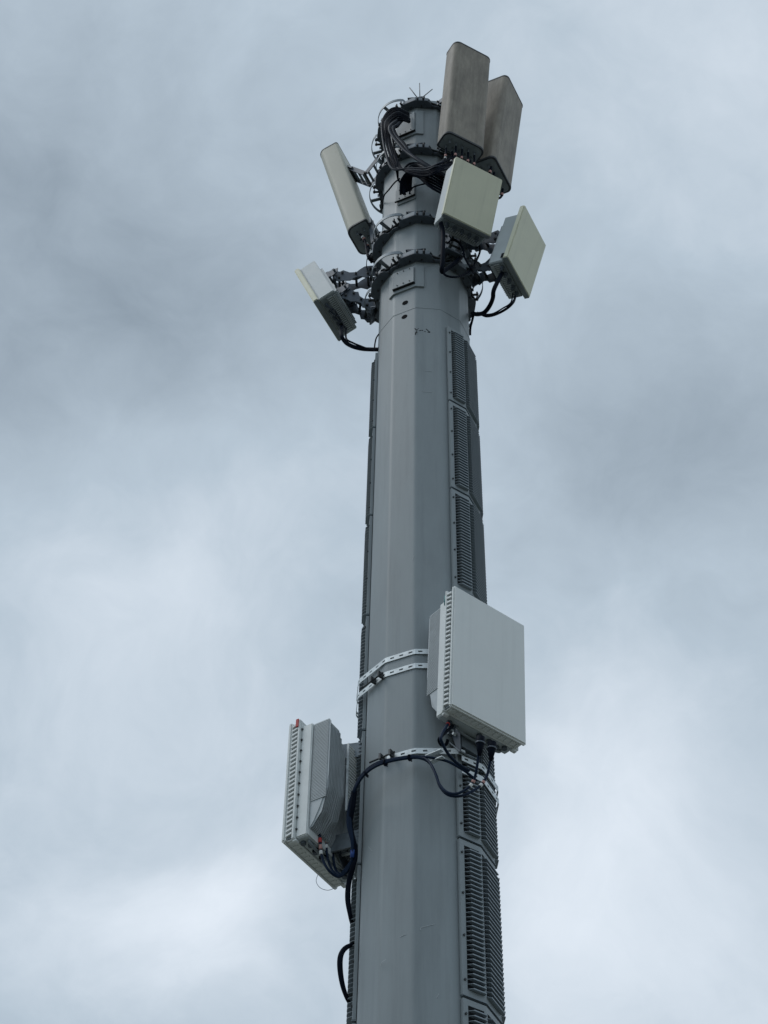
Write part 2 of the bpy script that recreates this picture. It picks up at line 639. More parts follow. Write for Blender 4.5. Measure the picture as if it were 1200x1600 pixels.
# ------------------------------------------------------------------ louvred vent panels on the two cable sides
LP = 0.977
SEAMS = [10.02] + [9.075 - LP * i for i in range(7)]
NS = 31


def slat_mesh(width, pitch, mitre_left, mitre_right):
    """thin horizontal blade with mitred ends and a folded front edge"""
    m = MB()
    w = width / 2
    dp = 0.026
    prof = [(0.0, 0.0025), (0.0, 0.0), (dp - 0.002, 0.0), (dp - 0.002, -0.0030), (dp, -0.0030), (dp, 0.0038), (dp - 0.003, 0.0025)]
    n = len(prof)
    vs = []
    for sgn, mi in ((-1, mitre_left), (1, mitre_right)):
        for (o, z) in prof:
            vs.append((sgn * (w - mi * o / dp), -o, z))
    m.add(vs, [(i, (i + 1) % n, n + (i + 1) % n, n + i) for i in range(n)])
    m.add(vs, [tuple(range(n))[::-1], tuple(range(n, 2 * n))])
    return m


PROTO = {}


def facet_rot(phi):
    # local x -> T(phi), local y -> -N(phi), z up
    return math.atan2(T(phi).y, T(phi).x)


def louvre_panel(start_corner, h_top, h_bot, label, group):
    """covers three facets, clockwise in the photo sense (decreasing azimuth) from start_corner"""
    t = empty('louvred_vent_panel', label, 'vent panel', AXIS + Vector((0, 0, h_bot + H0)), group=group)
    z0 = -(h_bot + H0)

    def shift(m):
        m.v = [(x, y, z + z0) for x, y, z in m.v]
        return m
    gap = 0.010
    hb, ht = h_bot + gap, h_top - gap
    a0, a1 = start_corner - 8, start_corner - 82
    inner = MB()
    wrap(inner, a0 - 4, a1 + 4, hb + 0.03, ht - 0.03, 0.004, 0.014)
    shift(inner).build('vent_depth_shade', MT['vent_back'], t)  # dark sheet painted as the unlit depth behind the slats
    fm = MB()
    wrap(fm, a0, a1, hb, hb + 0.034, 0.004, 0.020)
    wrap(fm, a0, a1, ht - 0.034, ht, 0.004, 0.020)
    wrap(fm, a0, a0 - 5.0, hb + 0.034, ht - 0.034, 0.004, 0.020)
    wrap(fm, a1 + 5.0, a1, hb + 0.034, ht - 0.034, 0.004, 0.020)
    for c in (start_corner - 30, start_corner - 60):
        wrap(fm, c + 1.0, c - 1.0, hb + 0.034, ht - 0.034, 0.004, 0.020)
    shift(fm).build('panel_frame', MT['mast'], t)
    # folded lip under the panel
    lp = MB()
    wrap(lp, a0 - 0.3, a1 + 0.3, hb - 0.006, hb - 0.001, 0.002, 0.026)
    shift(lp).build('bottom_lip', MT['rail'], t)
    for kk in range(4):
        h = hb + (ht - hb) * (0.09 + 0.273 * kk)
        for a, phi in ((a0 - 2.4, start_corner - 15), (a1 + 2.4, start_corner - 75)):
            tt = APO * math.tan(rad(phi - a))
            b = bolt_on(t, phi, tt, h, 0.024, 0.007, 0.008)
            for v in b.data.vertices:
                v.co.z += z0
    n = NS if h_top - h_bot > 0.95 else NS - 1
    pitch = (ht - hb - 0.074) / n
    for i, phi in enumerate((start_corner - 15, start_corner - 45, start_corner - 75)):
        full = (APO + 0.02) * math.tan(rad(15))
        if i == 0:
            x0, x1 = -APO * math.tan(rad(15 - 13.0)) , full - 0.003
        elif i == 1:
            x0, x1 = -full + 0.003, full - 0.003
        else:
            x0, x1 = -full + 0.003, APO * math.tan(rad(15 - 13.0))
        if i == 0:
            x0 = APO * math.tan(rad(-(15 - 13.2)))
        if i == 2:
            x1 = -APO * math.tan(rad(-(15 - 13.2)))
        key = (i, round(pitch, 4))
        for k in range(n):
            mid = N(phi) * (APO + 0.0225) + T(phi) * ((x0 + x1) / 2)
            loc = Vector((mid.x, mid.y, hb + 0.0365 + pitch * k - h_bot))
            if key not in PROTO:
                o = slat_mesh(x1 - x0, pitch, 0.022 if i < 2 else 0.008, 0.022 if i == 2 else 0.008).build('louvre_slat', MT['vent'], t)
                PROTO[key] = o
                o.location = loc
                o.rotation_euler = (0, 0, facet_rot(phi))
            else:
                copy_part(PROTO[key], t, loc, facet_rot(phi))
    return t


RIGHT0 = V0 - 30
LEFT0 = V0 + 150
rl = ['topmost louvred vent panel on the right side of the mast',
      'second louvred vent panel from the top on the right side',
      'louvred vent panel on the right side ending above the large grey radio',
      'right-hand louvred vent panel half hidden behind the large grey radio',
      'right-hand louvred vent panel below the large radio, crossed by two straps',
      'long louvred vent panel low on the right side of the mast',
      'lowest right-hand louvred vent panel, cut off by the photo edge']
ll = ['topmost louvred vent panel on the left edge of the mast',
      'second louvred vent panel from the top on the left edge',
      'third louvred vent panel from the top on the left edge',
      'left-edge louvred vent panel crossed by the upper pair of straps',
      'left-edge louvred vent panel behind the lower left radio',
      'left-edge louvred vent panel just below the lower left radio',
      'lowest left-edge louvred vent panel, beside the drooping cable loop']
for i in range(7):
    louvre_panel(RIGHT0, SEAMS[i], SEAMS[i + 1], rl[i], 'louvred panels on the right side')
for i in range(7):
    louvre_panel(LEFT0, SEAMS[i], SEAMS[i + 1], ll[i], 'louvred panels on the left side')

# ------------------------------------------------------------------ mounting collars
COLLARS = [(13.50, 'topmost spiked mounting collar around the mast head'),
           (12.62, 'second mounting collar, behind the thick black cable bundle'),
           (11.46, 'third mounting collar, just below the small cable duct'),
           (10.87, 'lowest mounting collar, directly above the bolted access cover')]


def collar(h, label):
    t = empty('mounting_collar', label, 'collar', AXIS + Vector((0, 0, h + H0)), group='mounting collars round the mast head')
    # ring plate with lobes at every second corner
    prof = []
    for k in range(120):
        a = V0 + 3 * k
        d = abs(((a - V0 + 30) % 60) - 30)      # degrees from the lobe centre
        base = shaft_r(a)
        e = 0.080 if d < 17 else (0.080 - (d - 17) / 5 * 0.050 if d < 22 else 0.030)
        prof.append((a, base + 0.001, base + e))
    for nm, z0, z1, ex, mt in (('ring_plate', 0.0, 0.014, 0.0, 'dark'), ('upper_ring_plate', 0.052, 0.062, -0.004, 'steel')):
        m = MB()
        n = len(prof)
        vs = []
        for z in (z0, z1):
            for a, r1, r2 in prof:
                q = N(a) * r1
                vs.append((q.x, q.y, z))
            for a, r1, r2 in prof:
                q = N(a) * (r2 + ex)
                vs.append((q.x, q.y, z))
        fs = []
        for i in range(n):
            j = (i + 1) % n
            fs += [(i, j, n + j, n + i), (2 * n + i, 3 * n + i, 3 * n + j, 2 * n + j),
                   (n + i, n + j, 3 * n + j, 3 * n + i), (i, 2 * n + i, 2 * n + j, j)]
        m.add(vs, fs)
        m.build(nm, MT[mt], t)
    # webs between the two plates
    pw = None
    for k in range(12):
        a = V0 + 30 * k + (15 if False else 0)
        m = MB()
        m.box(-0.004, 0.004, -0.022, 0.022, 0.0145, 0.0515)
        if pw is None:
            pw = m.build('web', MT['dark'], t)
        o = pw if k == 0 else copy_part(pw, t)
        q = N(a) * (shaft_r(a) + 0.028)
        o.location = (q.x, q.y, 0)
        o.rotation_euler = (0, 0, facet_rot(a))
    # vertical lobe faces (folded flange), bowed bars, spacers, tabs, bolts
    proto = {}
    for k in range(6):
        a = V0 + 60 * k
        if 'bar' not in proto:
            m = MB()
            pts = []
            for i in range(19):
                s = i / 18
                aa = 12 + 50 * s
                rr = R0 * (1.16 + 0.19 * math.sin(math.pi * s) ** 0.75)
                if i in (0,):
                    rr = R0 * 1.10
                pts.append((aa, rr))
            vs = []
            for aa, rr in pts:
                for dr in (-0.003, 0.003):
                    for z in (0.045, 0.083):
                        q = N(aa) * (rr + dr)
                        vs.append((q.x, q.y, z))
            fs = []
            for i in range(len(pts) - 1):
                b, c = 4 * i, 4 * i + 4
                fs += [(b, b + 1, c + 1, c), (b + 2, c + 2, c + 3, b + 3), (b, c, c + 2, b + 2), (b + 1, b + 3, c + 3, c + 1)]
            fs += [(0, 2, 3, 1), (4 * 18, 4 * 18 + 1, 4 * 18 + 3, 4 * 18 + 2)]
            m.add(vs, fs)
            proto['bar'] = m.build('bowed_bar', MT['rail'], t)
            m = MB()      # folded wall on the outside of a lobe
            vs, nn = [], 13
            for i in range(nn):
                aa = -16.5 + 33 * i / (nn - 1)
                rr = shaft_r(V0 + aa) + 0.080
                for dr in (-0.0045, -0.0005):
                    for z in (0.0145, 0.0515 + 0.012 * (1 - abs(aa) / 16.5)):
                        q = N(aa) * (rr + dr)
                        vs.append((q.x, q.y, z))
            fs = []
            for i in range(nn - 1):
                b, c = 4 * i, 4 * i + 4
                fs += [(b, b + 1, c + 1, c), (b + 2, c + 2, c + 3, b + 3), (b, c, c + 2, b + 2), (b + 1, b + 3, c + 3, c + 1)]
            fs += [(0, 2, 3, 1), (4 * nn - 4, 4 * nn - 3, 4 * nn - 1, 4 * nn - 2)]
            m.add(vs, fs)
            proto['skirt'] = m.build('lobe_wall', MT['steel'], t)
            m = MB()
            rot = Matrix.Rotation(facet_rot(37), 3, 'Z')
            c = N(37) * (R0 * 1.165)
            m.box(-0.014, 0.014, -0.062, 0.066, 0.050, 0.062, Matrix.Translation(c).to_4x4() @ rot.to_4x4())
            proto['spacer'] = m.build('spacer', MT['steel'], t)
            m = MB()
            for aa in (18, 24, 50, 57):
                rot = Matrix.Rotation(facet_rot(aa), 3, 'Z').to_4x4()
                c = N(aa) * (R0 * 1.15)
                tr = Matrix.Translation(c).to_4x4() @ rot
                m.box(-0.010, 0.010, -0.030, 0.028, 0.018, 0.026, tr)
                m.tube([tr @ Vector((0, -0.018, 0.005)), tr @ Vector((0, -0.018, 0.058))], 0.008, 6)
            proto['tab'] = m.build('clamp_tabs', MT['bolt'], t)
            m = MB()
            m.tube([N(14) * (R0 * 1.12) + Vector((0, 0, 0.03)), N(46) * (R0 * 1.12) + Vector((0, 0, 0.03))], 0.008, 6)
            proto['rod'] = m.build('tie_rod', MT['bolt'], t)
            # clamp hardware at the lobe: two skewed plates and a bolt
            m = MB()
            q = N(0) * (R0 * 1.10)
            for (da, tx, zz, sk) in ((3, -0.01, 0.085, 0.25), (-5, 0.0, 0.072, -0.2)):
                rot = Matrix.Rotation(facet_rot(da), 4, 'Z') @ Matrix.Rotation(sk, 4, 'Y') @ Matrix.Rotation(-0.25, 4, 'X')
                c = N(da) * (R0 * 1.10) + Vector((0, 0, zz))
                m.box(-0.055, 0.055, -0.028, 0.03, -0.004, 0.004, Matrix.Translation(c) @ rot)
            for aa in (-11, -3, 6, 13):
                c = N(aa) * (R0 * 1.09)
                m.tube([c + Vector((0, 0, 0.03)), c + Vector((0, 0, 0.10 + 0.01 * (aa % 3)))], 0.008, 6)
            m.tube([N(-9) * (R0 * 1.17) + Vector((0, 0, 0.078)), N(8) * (R0 * 1.15) + Vector((0, 0, 0.090))], 0.009, 6)
            proto['clamp'] = m.build('clamp_hardware', MT['dark'], t)
        for key, o in list(proto.items()):
            if k == 5 and key in ('bar', 'spacer'):
                continue      # the front right gap only has a tie rod
            c = o if k == 0 else copy_part(o, t)
            c.rotation_euler = (0, 0, -rad(a))
    # bolts through the ring plate
    pb = None
    for k in range(24):
        a = V0 + 15 * k + 7.5
        if pb is None:
            m = MB()
            m.tube([(0, 0, -0.012), (0, 0, 0.0)], 0.0085, 6, smooth=False)
            pb = m.build('bolt', MT['bolt'], t)
        o = pb if k == 0 else copy_part(pb, t)
        q = N(a) * (shaft_r(a) + 0.022)
        o.location = (q.x, q.y, 0)
    return t


for h, lb in COLLARS:
    collar(h, lb)

# ------------------------------------------------------------------ antennas


def pose(rho, sg, H, th, tau, w, h, d):
    """fit result -> origin at the bottom centre of the front face, and local axes (x side, y back, z up)"""
    tr = rad(tau)
    n, s, u = N(th), T(th), Vector((0, 0, 1))
    n2_, u2_ = n * math.cos(tr) - u * math.sin(tr), u * math.cos(tr) + n * math.sin(tr)
    O = AXIS + n * rho + s * sg + Vector((0, 0, H + H0)) + n2_ * d - u2_ * h / 2
    return O, Matrix((s, -n2_, u2_)).transposed()


def rounded(w, d, rf, rb, n=6):
    """outline in (x,y): y=0 front; counter-clockwise"""
    pts = []
    for cx, cy, r_, a0 in ((-w / 2 + rf, rf, rf, 180), (w / 2 - rf, rf, rf, 270), (w / 2 - rb, d - rb, rb, 0), (-w / 2 + rb, d - rb, rb, 90)):
        for i in range(n + 1):
            a = rad(a0 + 90 * i / n)
            pts.append((cx + r_ * math.cos(a), cy + r_ * math.sin(a)))
    return pts


def tube_part(name, mat, parent, pts, r_, n=10):
    return MB().tube(pts, r_, n).build(name, MT[mat], parent)


def panel_antenna(P, label, mat, rf, rb, nconn, tails, group, tails_bands=()):
    O, M3 = pose(*P)
    w, h, d = P[5], P[6], P[7]
    t = empty('panel_antenna', label, 'antenna', O, M3, group)
    t.matrix_world  # noqa
    m = MB()
    out = rounded(w, d, rf, rb)
    m.prism(out, 0.012, h - 0.010, smooth=False)
    o = m.build('radome', MT[mat], t)
    for pl in o.data.polygons:
        pl.use_smooth = len(pl.vertices) == 4
    o.data.set_sharp_from_angle(angle=rad(40))
    m = MB()
    m.prism([(x * 1.012, (y - d / 2) * 1.02 + d / 2) for x, y in out], h - 0.012, h + 0.004)
    m.build('top_cap', MT['cap'], t)
    m = MB()
    m.prism([(x * 1.012, (y - d / 2) * 1.02 + d / 2) for x, y in out], -0.006, 0.014)
    m.build('bottom_cap', MT['cap'], t)
    m = MB()
    m.prism([(x * 0.93, (y - d / 2) * 0.86 + d / 2) for x, y in out], -0.010, -0.0055)
    m.build('connector_plate', MT['bottom'], t)
    k = 0
    pc = None
    for row in range(2):
        for i in range(nconn):
            x = (-0.5 + (i + 0.5) / nconn) * w * 0.78
            y = d * (0.36 if row == 0 else 0.70)
            if pc is None:
                m = MB()
                m.tube([(0, 0, -0.010), (0, 0, -0.030)], 0.012, 8, smooth=False)
                m.tube([(0, 0, -0.030), (0, 0, -0.055)], 0.009, 8)
                pc = m.build('connector', MT['steel'], t)
                c = pc
            else:
                c = copy_part(pc, t)
            c.location = (x, y, 0)
    return t, O, M3


A_P = (.687, .002, 13.056, 62.7, 8.4, .399, 1.400, .190)
B_P = (.650, .035, 13.100, 28.4, 7.8, .399, 1.390, .235)
C_P = (.686, -.001, 13.097, 207.2, 12.5, .320, 1.737, .215)
antA, OA, MA = panel_antenna(A_P, 'large weathered brown panel antenna at the top, its wide face to the camera', 'taupe', .060, .030, 5, 0,
                             'tall panel antennas at the mast head')
antB, OB, MB_ = panel_antenna(B_P, 'weathered brown panel antenna behind and right of the front one, seen edge on', 'taupe', .050, .030, 5, 0,
                              'tall panel antennas at the mast head')
antC, OC, MC = panel_antenna(C_P, 'slim beige panel antenna leaning outwards on the left of the mast head', 'beige', .070, .025, 3, 0,
                             'tall panel antennas at the mast head')


def loc2w(O, M3, v):
    return O + M3 @ Vector(v)


# ladder style arm brackets ------------------------------------------------


def bar_between(m, a, b, wd, th, upv=Vector((0, 0, 1))):
    a, b = Vector(a), Vector(b)
    d = (b - a)
    L = d.length
    d.normalize()
    s = d.cross(upv)
    if s.length < 1e-4:
        s = d.cross(Vector((1, 0, 0)))
    s.normalize()
    u = s.cross(d)
    M4 = Matrix((s, d, u)).transposed().to_4x4()
    M4.translation = a
    m.box(-wd / 2, wd / 2, 0, L, -th / 2, th / 2, M4)
    return m


def plate(m, pts, nrm, th):
    """flat polygon plate in 3D with thickness"""
    nrm = Vector(nrm).normalized()
    n = len(pts)
    vs = [Vector(q) - nrm * th / 2 for q in pts] + [Vector(q) + nrm * th / 2 for q in pts]
    m.add(vs, [tuple(range(n))[::-1], tuple(range(n, 2 * n))] +
          [(i, (i + 1) % n, n + (i + 1) % n, n + i) for i in range(n)])
    return m


def arm(label, a_root, b_mid, c_end, wid=0.11, group='antenna arms', hgt=0.05, rungs=3):
    """two cheek plates with rungs from the collar to the antenna; points are world"""
    a, b, c = Vector(a_root), Vector(b_mid), Vector(c_end)
    t = empty('antenna_arm', label, 'bracket', a, group=group)
    side = (c - a).cross(Vector((0, 0, 1))).normalized()
    for sg in (-1, 1):
        m = MB()
        bar_between(m, (b - a) * 0 + side * sg * wid / 2, (b - a) + side * sg * wid / 2, 0.008, hgt)
        bar_between(m, (b - a) + side * sg * (wid / 2 + 0.008), (c - a) + side * sg * (wid / 2 + 0.008), 0.008, hgt)
        m.build('cheek_plate', MT['dark'], t)
    for (p0, p1) in ((a, b), (b, c)):
        for i in range(rungs):
            f = (i + 0.5) / rungs
            q = p0.lerp(p1, f) - a
            m = MB()
            bar_between(m, q - side * wid / 2, q + side * wid / 2, 0.022, 0.010)
            m.build('rung', MT['rail'], t)
    for q in (b, c, a.lerp(b, 0.15)):
        m = MB()
        q = q - a
        m.tube([q - side * (wid / 2 + 0.025), q + side * (wid / 2 + 0.025)], 0.010, 6)
        m.build('pivot_bolt', MT['bolt'], t)
    # end clamp plate
    m = MB()
    dd = (c - b).normalized()
    q = c - a
    bar_between(m, q - side * (wid / 2 + 0.03), q + side * (wid / 2 + 0.03), 0.02, 0.09, upv=dd)
    m.build('end_clamp', MT['steel'], t)
    return t


def back_pt(O, M3, P, zf, extra=0.0, x=0.0):
    return loc2w(O, M3, (x, P[7] + extra, P[6] * zf))


def collar_pt(th, h, rr=0.46):
    return AXIS + pol(th, rr, h)


for nm, O, M3, P, th, in (('A', OA, MA, A_P, 62.7), ('B', OB, MB_, B_P, 28.4), ('C', OC, MC, C_P, 207.2)):
    word = {'A': 'front brown antenna', 'B': 'rear brown antenna', 'C': 'slim beige left antenna'}[nm]
    for pos, zf, hc in (('upper', 0.72, 13.53), ('lower', 0.10, 12.65)) if nm != 'C' else (('upper', 0.72, 13.50), ('lower', 0.04, 11.52)):
        e = back_pt(O, M3, P, zf, 0.02)
        a = collar_pt(th, hc, 0.42)
        d_ = e - a
        mid = a + d_ * 0.5 + Vector((0, 0, (-0.05 if nm != 'C' else -0.24) if pos == 'upper' else 0.03))
        arm('%s dark ladder bracket holding the %s' % (pos, word), a, mid, e, group='brackets holding the tall antennas',
            wid=0.13 if nm == 'C' else 0.15)

# ------------------------------------------------------------------ small square radios under the mast head


def upper_radio(P, label, stepped, group):
    O, M3 = pose(*P)
    w, h, ds = P[5], P[6], P[7]
    t = empty('square_radio', label, 'radio unit', O, M3, group)
    MB().box(-w / 2, w / 2, 0, 0.048, 0, h).build('radome', MT['olive'], t, bevel=0.008)
    MB().box(-w / 2 + 0.014, w / 2 - 0.014, 0.0485, 0.0555, 0.006, h - 0.012).build('flange', MT['body'], t, bevel=0.004)
    bt = 0.20 if not stepped else 0.18
    MB().box(-w / 2 + 0.0145 + (0.012 if stepped else 0), w / 2 - 0.0145 - (0.012 if stepped else 0), 0.0557, bt, 0.004, h - 0.020 - (0.055 if stepped else 0)).build('housing', MT['body'], t, bevel=0.006)
    # bottom face: connector tray
    MB().box(-w / 2 + 0.036, w / 2 - 0.036, 0.054, bt - 0.006, -0.006, 0.0035).build('connector_tray', MT['bottom'], t, bevel=0.002)
    MB().box(-w / 2 + 0.004, w / 2 - 0.004, 0.004, 0.046, -0.004, -0.0005).build('bottom_edge', MT['bottom'], t)
    m = MB()
    nf = 20
    for i in range(nf):
        x = -w / 2 + 0.05 + (w - 0.10) * i / (nf - 1)
        m.box(x - 0.004, x + 0.004, bt, bt + 0.022, 0.03, h - 0.16)
        m.box(x - 0.0045, x + 0.0045, bt - 0.085, bt - 0.035, -0.012, -0.0065)
    m.box(-w / 2 + 0.05, w / 2 - 0.05, bt - 0.030, bt - 0.022, -0.016, -0.0065)
    m.box(-w / 2 + 0.05, w / 2 - 0.05, bt - 0.018, bt - 0.010, -0.016, -0.0065)
    m.build('heat_sink_fins', MT['fin'], t, kind='stuff')
    MB().box(-w / 2 + 0.045, w / 2 - 0.045, bt + 0.0222, bt + 0.028, 0.10, 0.16).build('fin_brace', MT['body'], t)
    pc = None
    for i in range(5):
        x = -0.14 + 0.07 * i
        if pc is None:
            m = MB()
            m.tube([(0, 0, -0.0065), (0, 0, -0.035)], 0.017, 10, smooth=False)
            m.tube([(0, 0, -0.035), (0, 0, -0.052)], 0.011, 10)
            pc = c = m.build('connector', MT['dark'], t)
        else:
            c = copy_part(pc, t)
        c.location = (x, 0.082, 0)
    # near-black block painted as the shade in a small notch, left side
    MB().box(-w / 2 + 0.0155, -w / 2 + 0.018, 0.055, 0.080, 0.03, 0.085).build('notch_shade', MT['vent_back'], t)
    # rear mounting plates
    for z in (h * 0.28, h * 0.80):
        MB().box(-0.09, 0.09, bt + 0.024, bt + 0.046, z - 0.05, z + 0.05).build('mounting_plate', MT['dark'], t)
        for sx in (-0.08, 0.075):
            m = MB()
            m.prism([(bt + 0.0465, z - 0.05), (bt + 0.12, z - 0.028), (bt + 0.14, z + 0.02), (bt + 0.08, z + 0.045), (bt + 0.0465, z + 0.055)], sx, sx + 0.006, 'x')
            m.tube([(sx - 0.02, bt + 0.10, z), (sx + 0.03, bt + 0.10, z)], 0.010, 6)
            m.build('mounting_ear', MT['dark'], t)
    return t, O, M3


D_P = (.780, 0, 11.332, 62.1, 21.8, .456, .614, .062)
E_P = (.860, 0, 10.967, 28.5, 16.2, .448, .676, .103)
F_P = (.910, .160, 11.184, 207.7, 20.2, .465, .660, .051)
gR = 'square radio units under the mast head'
rD, OD, MD = upper_radio(D_P, 'pale olive square radio facing the camera below the brown antennas', False, gR)
rE, OE, ME = upper_radio(E_P, 'pale olive square radio tilted down on the right of the mast head', True, gR)
rF, OF, MF = upper_radio(F_P, 'square radio seen edge on, tilted down on the left of the mast head', False, gR)


def clamp_arm(label, a, c, wid=0.10, sc=1.0, kink=-0.04):
    """cast steel tilt bracket: toothed cheek plates, cross bolts"""
    a, c = Vector(a), Vector(c)
    t = empty('tilt_bracket', label, 'bracket', a, group='tilt brackets behind the square radios')
    d = c - a
    L = d.length
    d.normalize()
    side = d.cross(Vector((0, 0, 1))).normalized()
    u = side.cross(d)
    k = sc * 0.075
    prof = [(0, -0.7), (0.10, -1.0), (0.22, -0.75), (0.30, -0.95), (0.42, -0.45), (0.55, -0.55), (0.66, -0.95), (0.80, -0.9), (0.9, -1.05),
            (1.0, -0.7), (1.0, 0.5), (0.92, 0.85), (0.82, 0.7), (0.74, 0.95), (0.62, 0.45), (0.48, 0.35), (0.36, 0.8), (0.26, 1.05), (0.12, 0.9), (0, 0.6)]
    for sg in (-1, 1):
        pts = [d * (x * L) + u * (y * k + kink * math.sin(math.pi * x)) + side * sg * wid / 2 for x, y in prof]
        m = MB()
        plate(m, pts, side, 0.007)
        m.build('cheek_plate', MT['dark'], t)
    for x, y in ((0.16, 0.3), (0.25, -0.4), (0.78, 0.35), (0.88, -0.5), (0.5, 0)):
        q = d * (x * L) + u * (y * k + kink * math.sin(math.pi * x))
        m = MB()
        m.tube([q - side * (wid / 2 + 0.022), q + side * (wid / 2 + 0.022)], 0.011, 6)
        m.build('bolt', MT['bolt'], t)
    for x in (0.03, 0.97):
        q = d * (x * L)
        m = MB()
        bar_between(m, q - side * (wid / 2 + 0.02), q + side * (wid / 2 + 0.02), 0.014, 0.13 * sc, upv=u)
        m.build('end_plate', MT['dark'], t)
    m = MB()
    q0, q1 = d * 0.25 * L, d * 0.75 * L
    m.tube([q0 + u * k * 0.5, (q0 + q1) / 2 + u * (k * 0.2 + kink), q1 + u * k * 0.4], 0.012, 8)
    m.build('tie_bar', MT['rail'], t)
    return t


for O, M3, P, th, word in ((OD, MD, D_P, 62.1, 'camera-facing square radio'), (OE, ME, E_P, 28.5, 'right-hand square radio'),
                           (OF, MF, F_P, 207.7, 'left-hand square radio')):
    for pos, zf, hc in (('upper', 0.80, 11.52), ('lower', 0.28, 10.93)):
        c = loc2w(O, M3, (0, 0.24, P[6] * zf))
        a = collar_pt(th, hc, 0.44)
        clamp_arm('%s dark tilt bracket behind the %s' % (pos, word), a, c, wid=0.12, sc=1.15, kink=-0.03 if pos == 'upper' else 0.0)

# ------------------------------------------------------------------ the two large light grey radios


def big_radio(P, label, mirror, red, group):
    """mirror=-1 shows its left side, 1 its right side (same casting, symmetric)"""
    O, M3 = pose(*P)
    w, h = P[5], P[6]
    t = empty('large_radio', label, 'radio unit', O, M3, group)
    MB().box(-w / 2, w / 2, 0, 0.030, 0.0, h).build('radome', MT['lface'], t, bevel=0.010)
    # comb rim behind the radome: ribs with dark gaps
    MB().box(-w / 2 + 0.014, w / 2 - 0.014, 0.0305, 0.072, 0.014, h - 0.014).build('rim_channel', MT['bottom'], t)
    MB().box(-w / 2 + 0.02, w / 2 - 0.02, 0.0305, 0.0715, 0.006, 0.0135).build('bottom_rim', MT['lbody'], t)
    nr = 26
    pr = None
    for sx in (-1, 1):
        for i in range(nr):
            z = 0.02 + (h - 0.04) * (i + 0.5) / nr
            if pr is None:
                m = MB()
                m.add([(-0.008, 0.031, -0.010), (0.008, 0.031, -0.010), (0.008, 0.072, 0.0), (-0.008, 0.072, 0.0),
                       (-0.008, 0.031, 0.003), (0.008, 0.031, 0.003), (0.008, 0.072, 0.013), (-0.008, 0.072, 0.013)],
                      [(0, 1, 2, 3), (4, 7, 6, 5), (0, 4, 5, 1), (2, 6, 7, 3), (0, 3, 7, 4), (1, 5, 6, 2)])
                pr = c = m.build('rim_rib', MT['lbody'], t)
            else:
                c = copy_part(pr, t)
            c.location = (sx * (w / 2 - 0.009), 0, z)
    nb = 13
    pr2 = None
    for i in range(nb):
        x = -w / 2 + 0.04 + (w - 0.08) * i / (nb - 1)
        if pr2 is None:
            pr2 = c = MB().box(-0.006, 0.006, 0.031, 0.066, 0.0, 0.0055).build('bottom_rib', MT['lbody'], t)
        else:
            c = copy_part(pr2, t)
        c.location = (x, 0, 0)
    MB().box(-w / 2, w / 2, 0.0725, 0.088, 0.0, h).build('flange', MT['lbody'], t, bevel=0.003)
    # deep tray
    MB().box(-w / 2 + 0.022, w / 2 - 0.022, 0.0885, 0.165, 0.012, h - 0.045).build('housing', MT['lbody'], t, bevel=0.006)
    MB().box(-w / 2 + 0.034, w / 2 - 0.034, 0.094, 0.160, 0.006, 0.0115).build('connector_tray', MT['body'], t)
    MB().box(-w / 2 + 0.04, w / 2 - 0.04, 0.1652, 0.1680, 0.014, 0.06).build('tray_edge', MT['lbody'], t)
    pb = None
    for sx in (-1, 1):
        for i in range(10):
            z = 0.07 + (h - 0.14) * i / 9
            if pb is None:
                m = MB()
                m.tube([(-0.006, 0, 0), (0.006, 0, 0)], 0.0065, 6, smooth=False)
                pb = c = m.build('bolt', MT['bolt'], t)
            else:
                c = copy_part(pb, t)
            c.location = (sx * (w / 2 - 0.021), 0.0945, z)
    # heat sink: two banks of vertical fins, curved below and chamfered towards the middle
    m = MB()
    zt0 = h - 0.05
    for sx in (-1, 1):
        for i in range(12):
            x = sx * (0.070 + 0.0150 * i)
            cut = max(0.0, 0.135 - abs(x)) * 2.2
            low = 0.20 + 0.02 * math.cos(i * 0.9)
            zt = zt0 - cut
            prof = [(0.1685, 0.06), (0.190, 0.075), (0.212, low * 0.60), (0.246, low * 0.85), (0.285, low + 0.14),
                    (0.285, zt - 0.03), (0.265, zt), (0.1685, zt)]
            m.prism(prof, x - 0.0026, x + 0.0026, 'x')
        # web between the fins
        m.prism([(0.1685, 0.10), (0.195, 0.16), (0.225, 0.27), (0.262, 0.40), (0.277, 0.50), (0.277, zt0 - 0.02), (0.1685, zt0 - 0.002)],
                *sorted((sx * 0.135, sx * 0.236)), 'x')
        m.prism([(0.1685, 0.12), (0.195, 0.18), (0.225, 0.29), (0.262, 0.42), (0.274, 0.52), (0.274, zt0 - 0.16), (0.1685, zt0 - 0.15)],
                *sorted((sx * 0.070, sx * 0.1345)), 'x')
    for i in range(9):
        x = -0.052 + 0.013 * i
        m.prism([(0.1685, 0.06), (0.195, 0.12), (0.200, 0.25), (0.200, zt0 - 0.2), (0.1685, zt0 - 0.1)], x - 0.0028, x + 0.0028, 'x')
    m.build('heat_sink_fins', MT['fin'], t, kind='stuff')
    m = MB()
    for sx in (-1, 1):
        x = sx * (w / 2 - 0.040)
        for i in range(54):
            z = 0.25 + (zt0 - 0.262) * i / 53
            m.box(x - 0.002, x + 0.006 if sx > 0 else x + 0.002, 0.172, 0.278, z - 0.003, z + 0.003) if sx > 0 else \
                m.box(x - 0.006, x + 0.002, 0.172, 0.278, z - 0.003, z + 0.003)
    m.build('side_ridges', MT['fin'], t, kind='stuff')
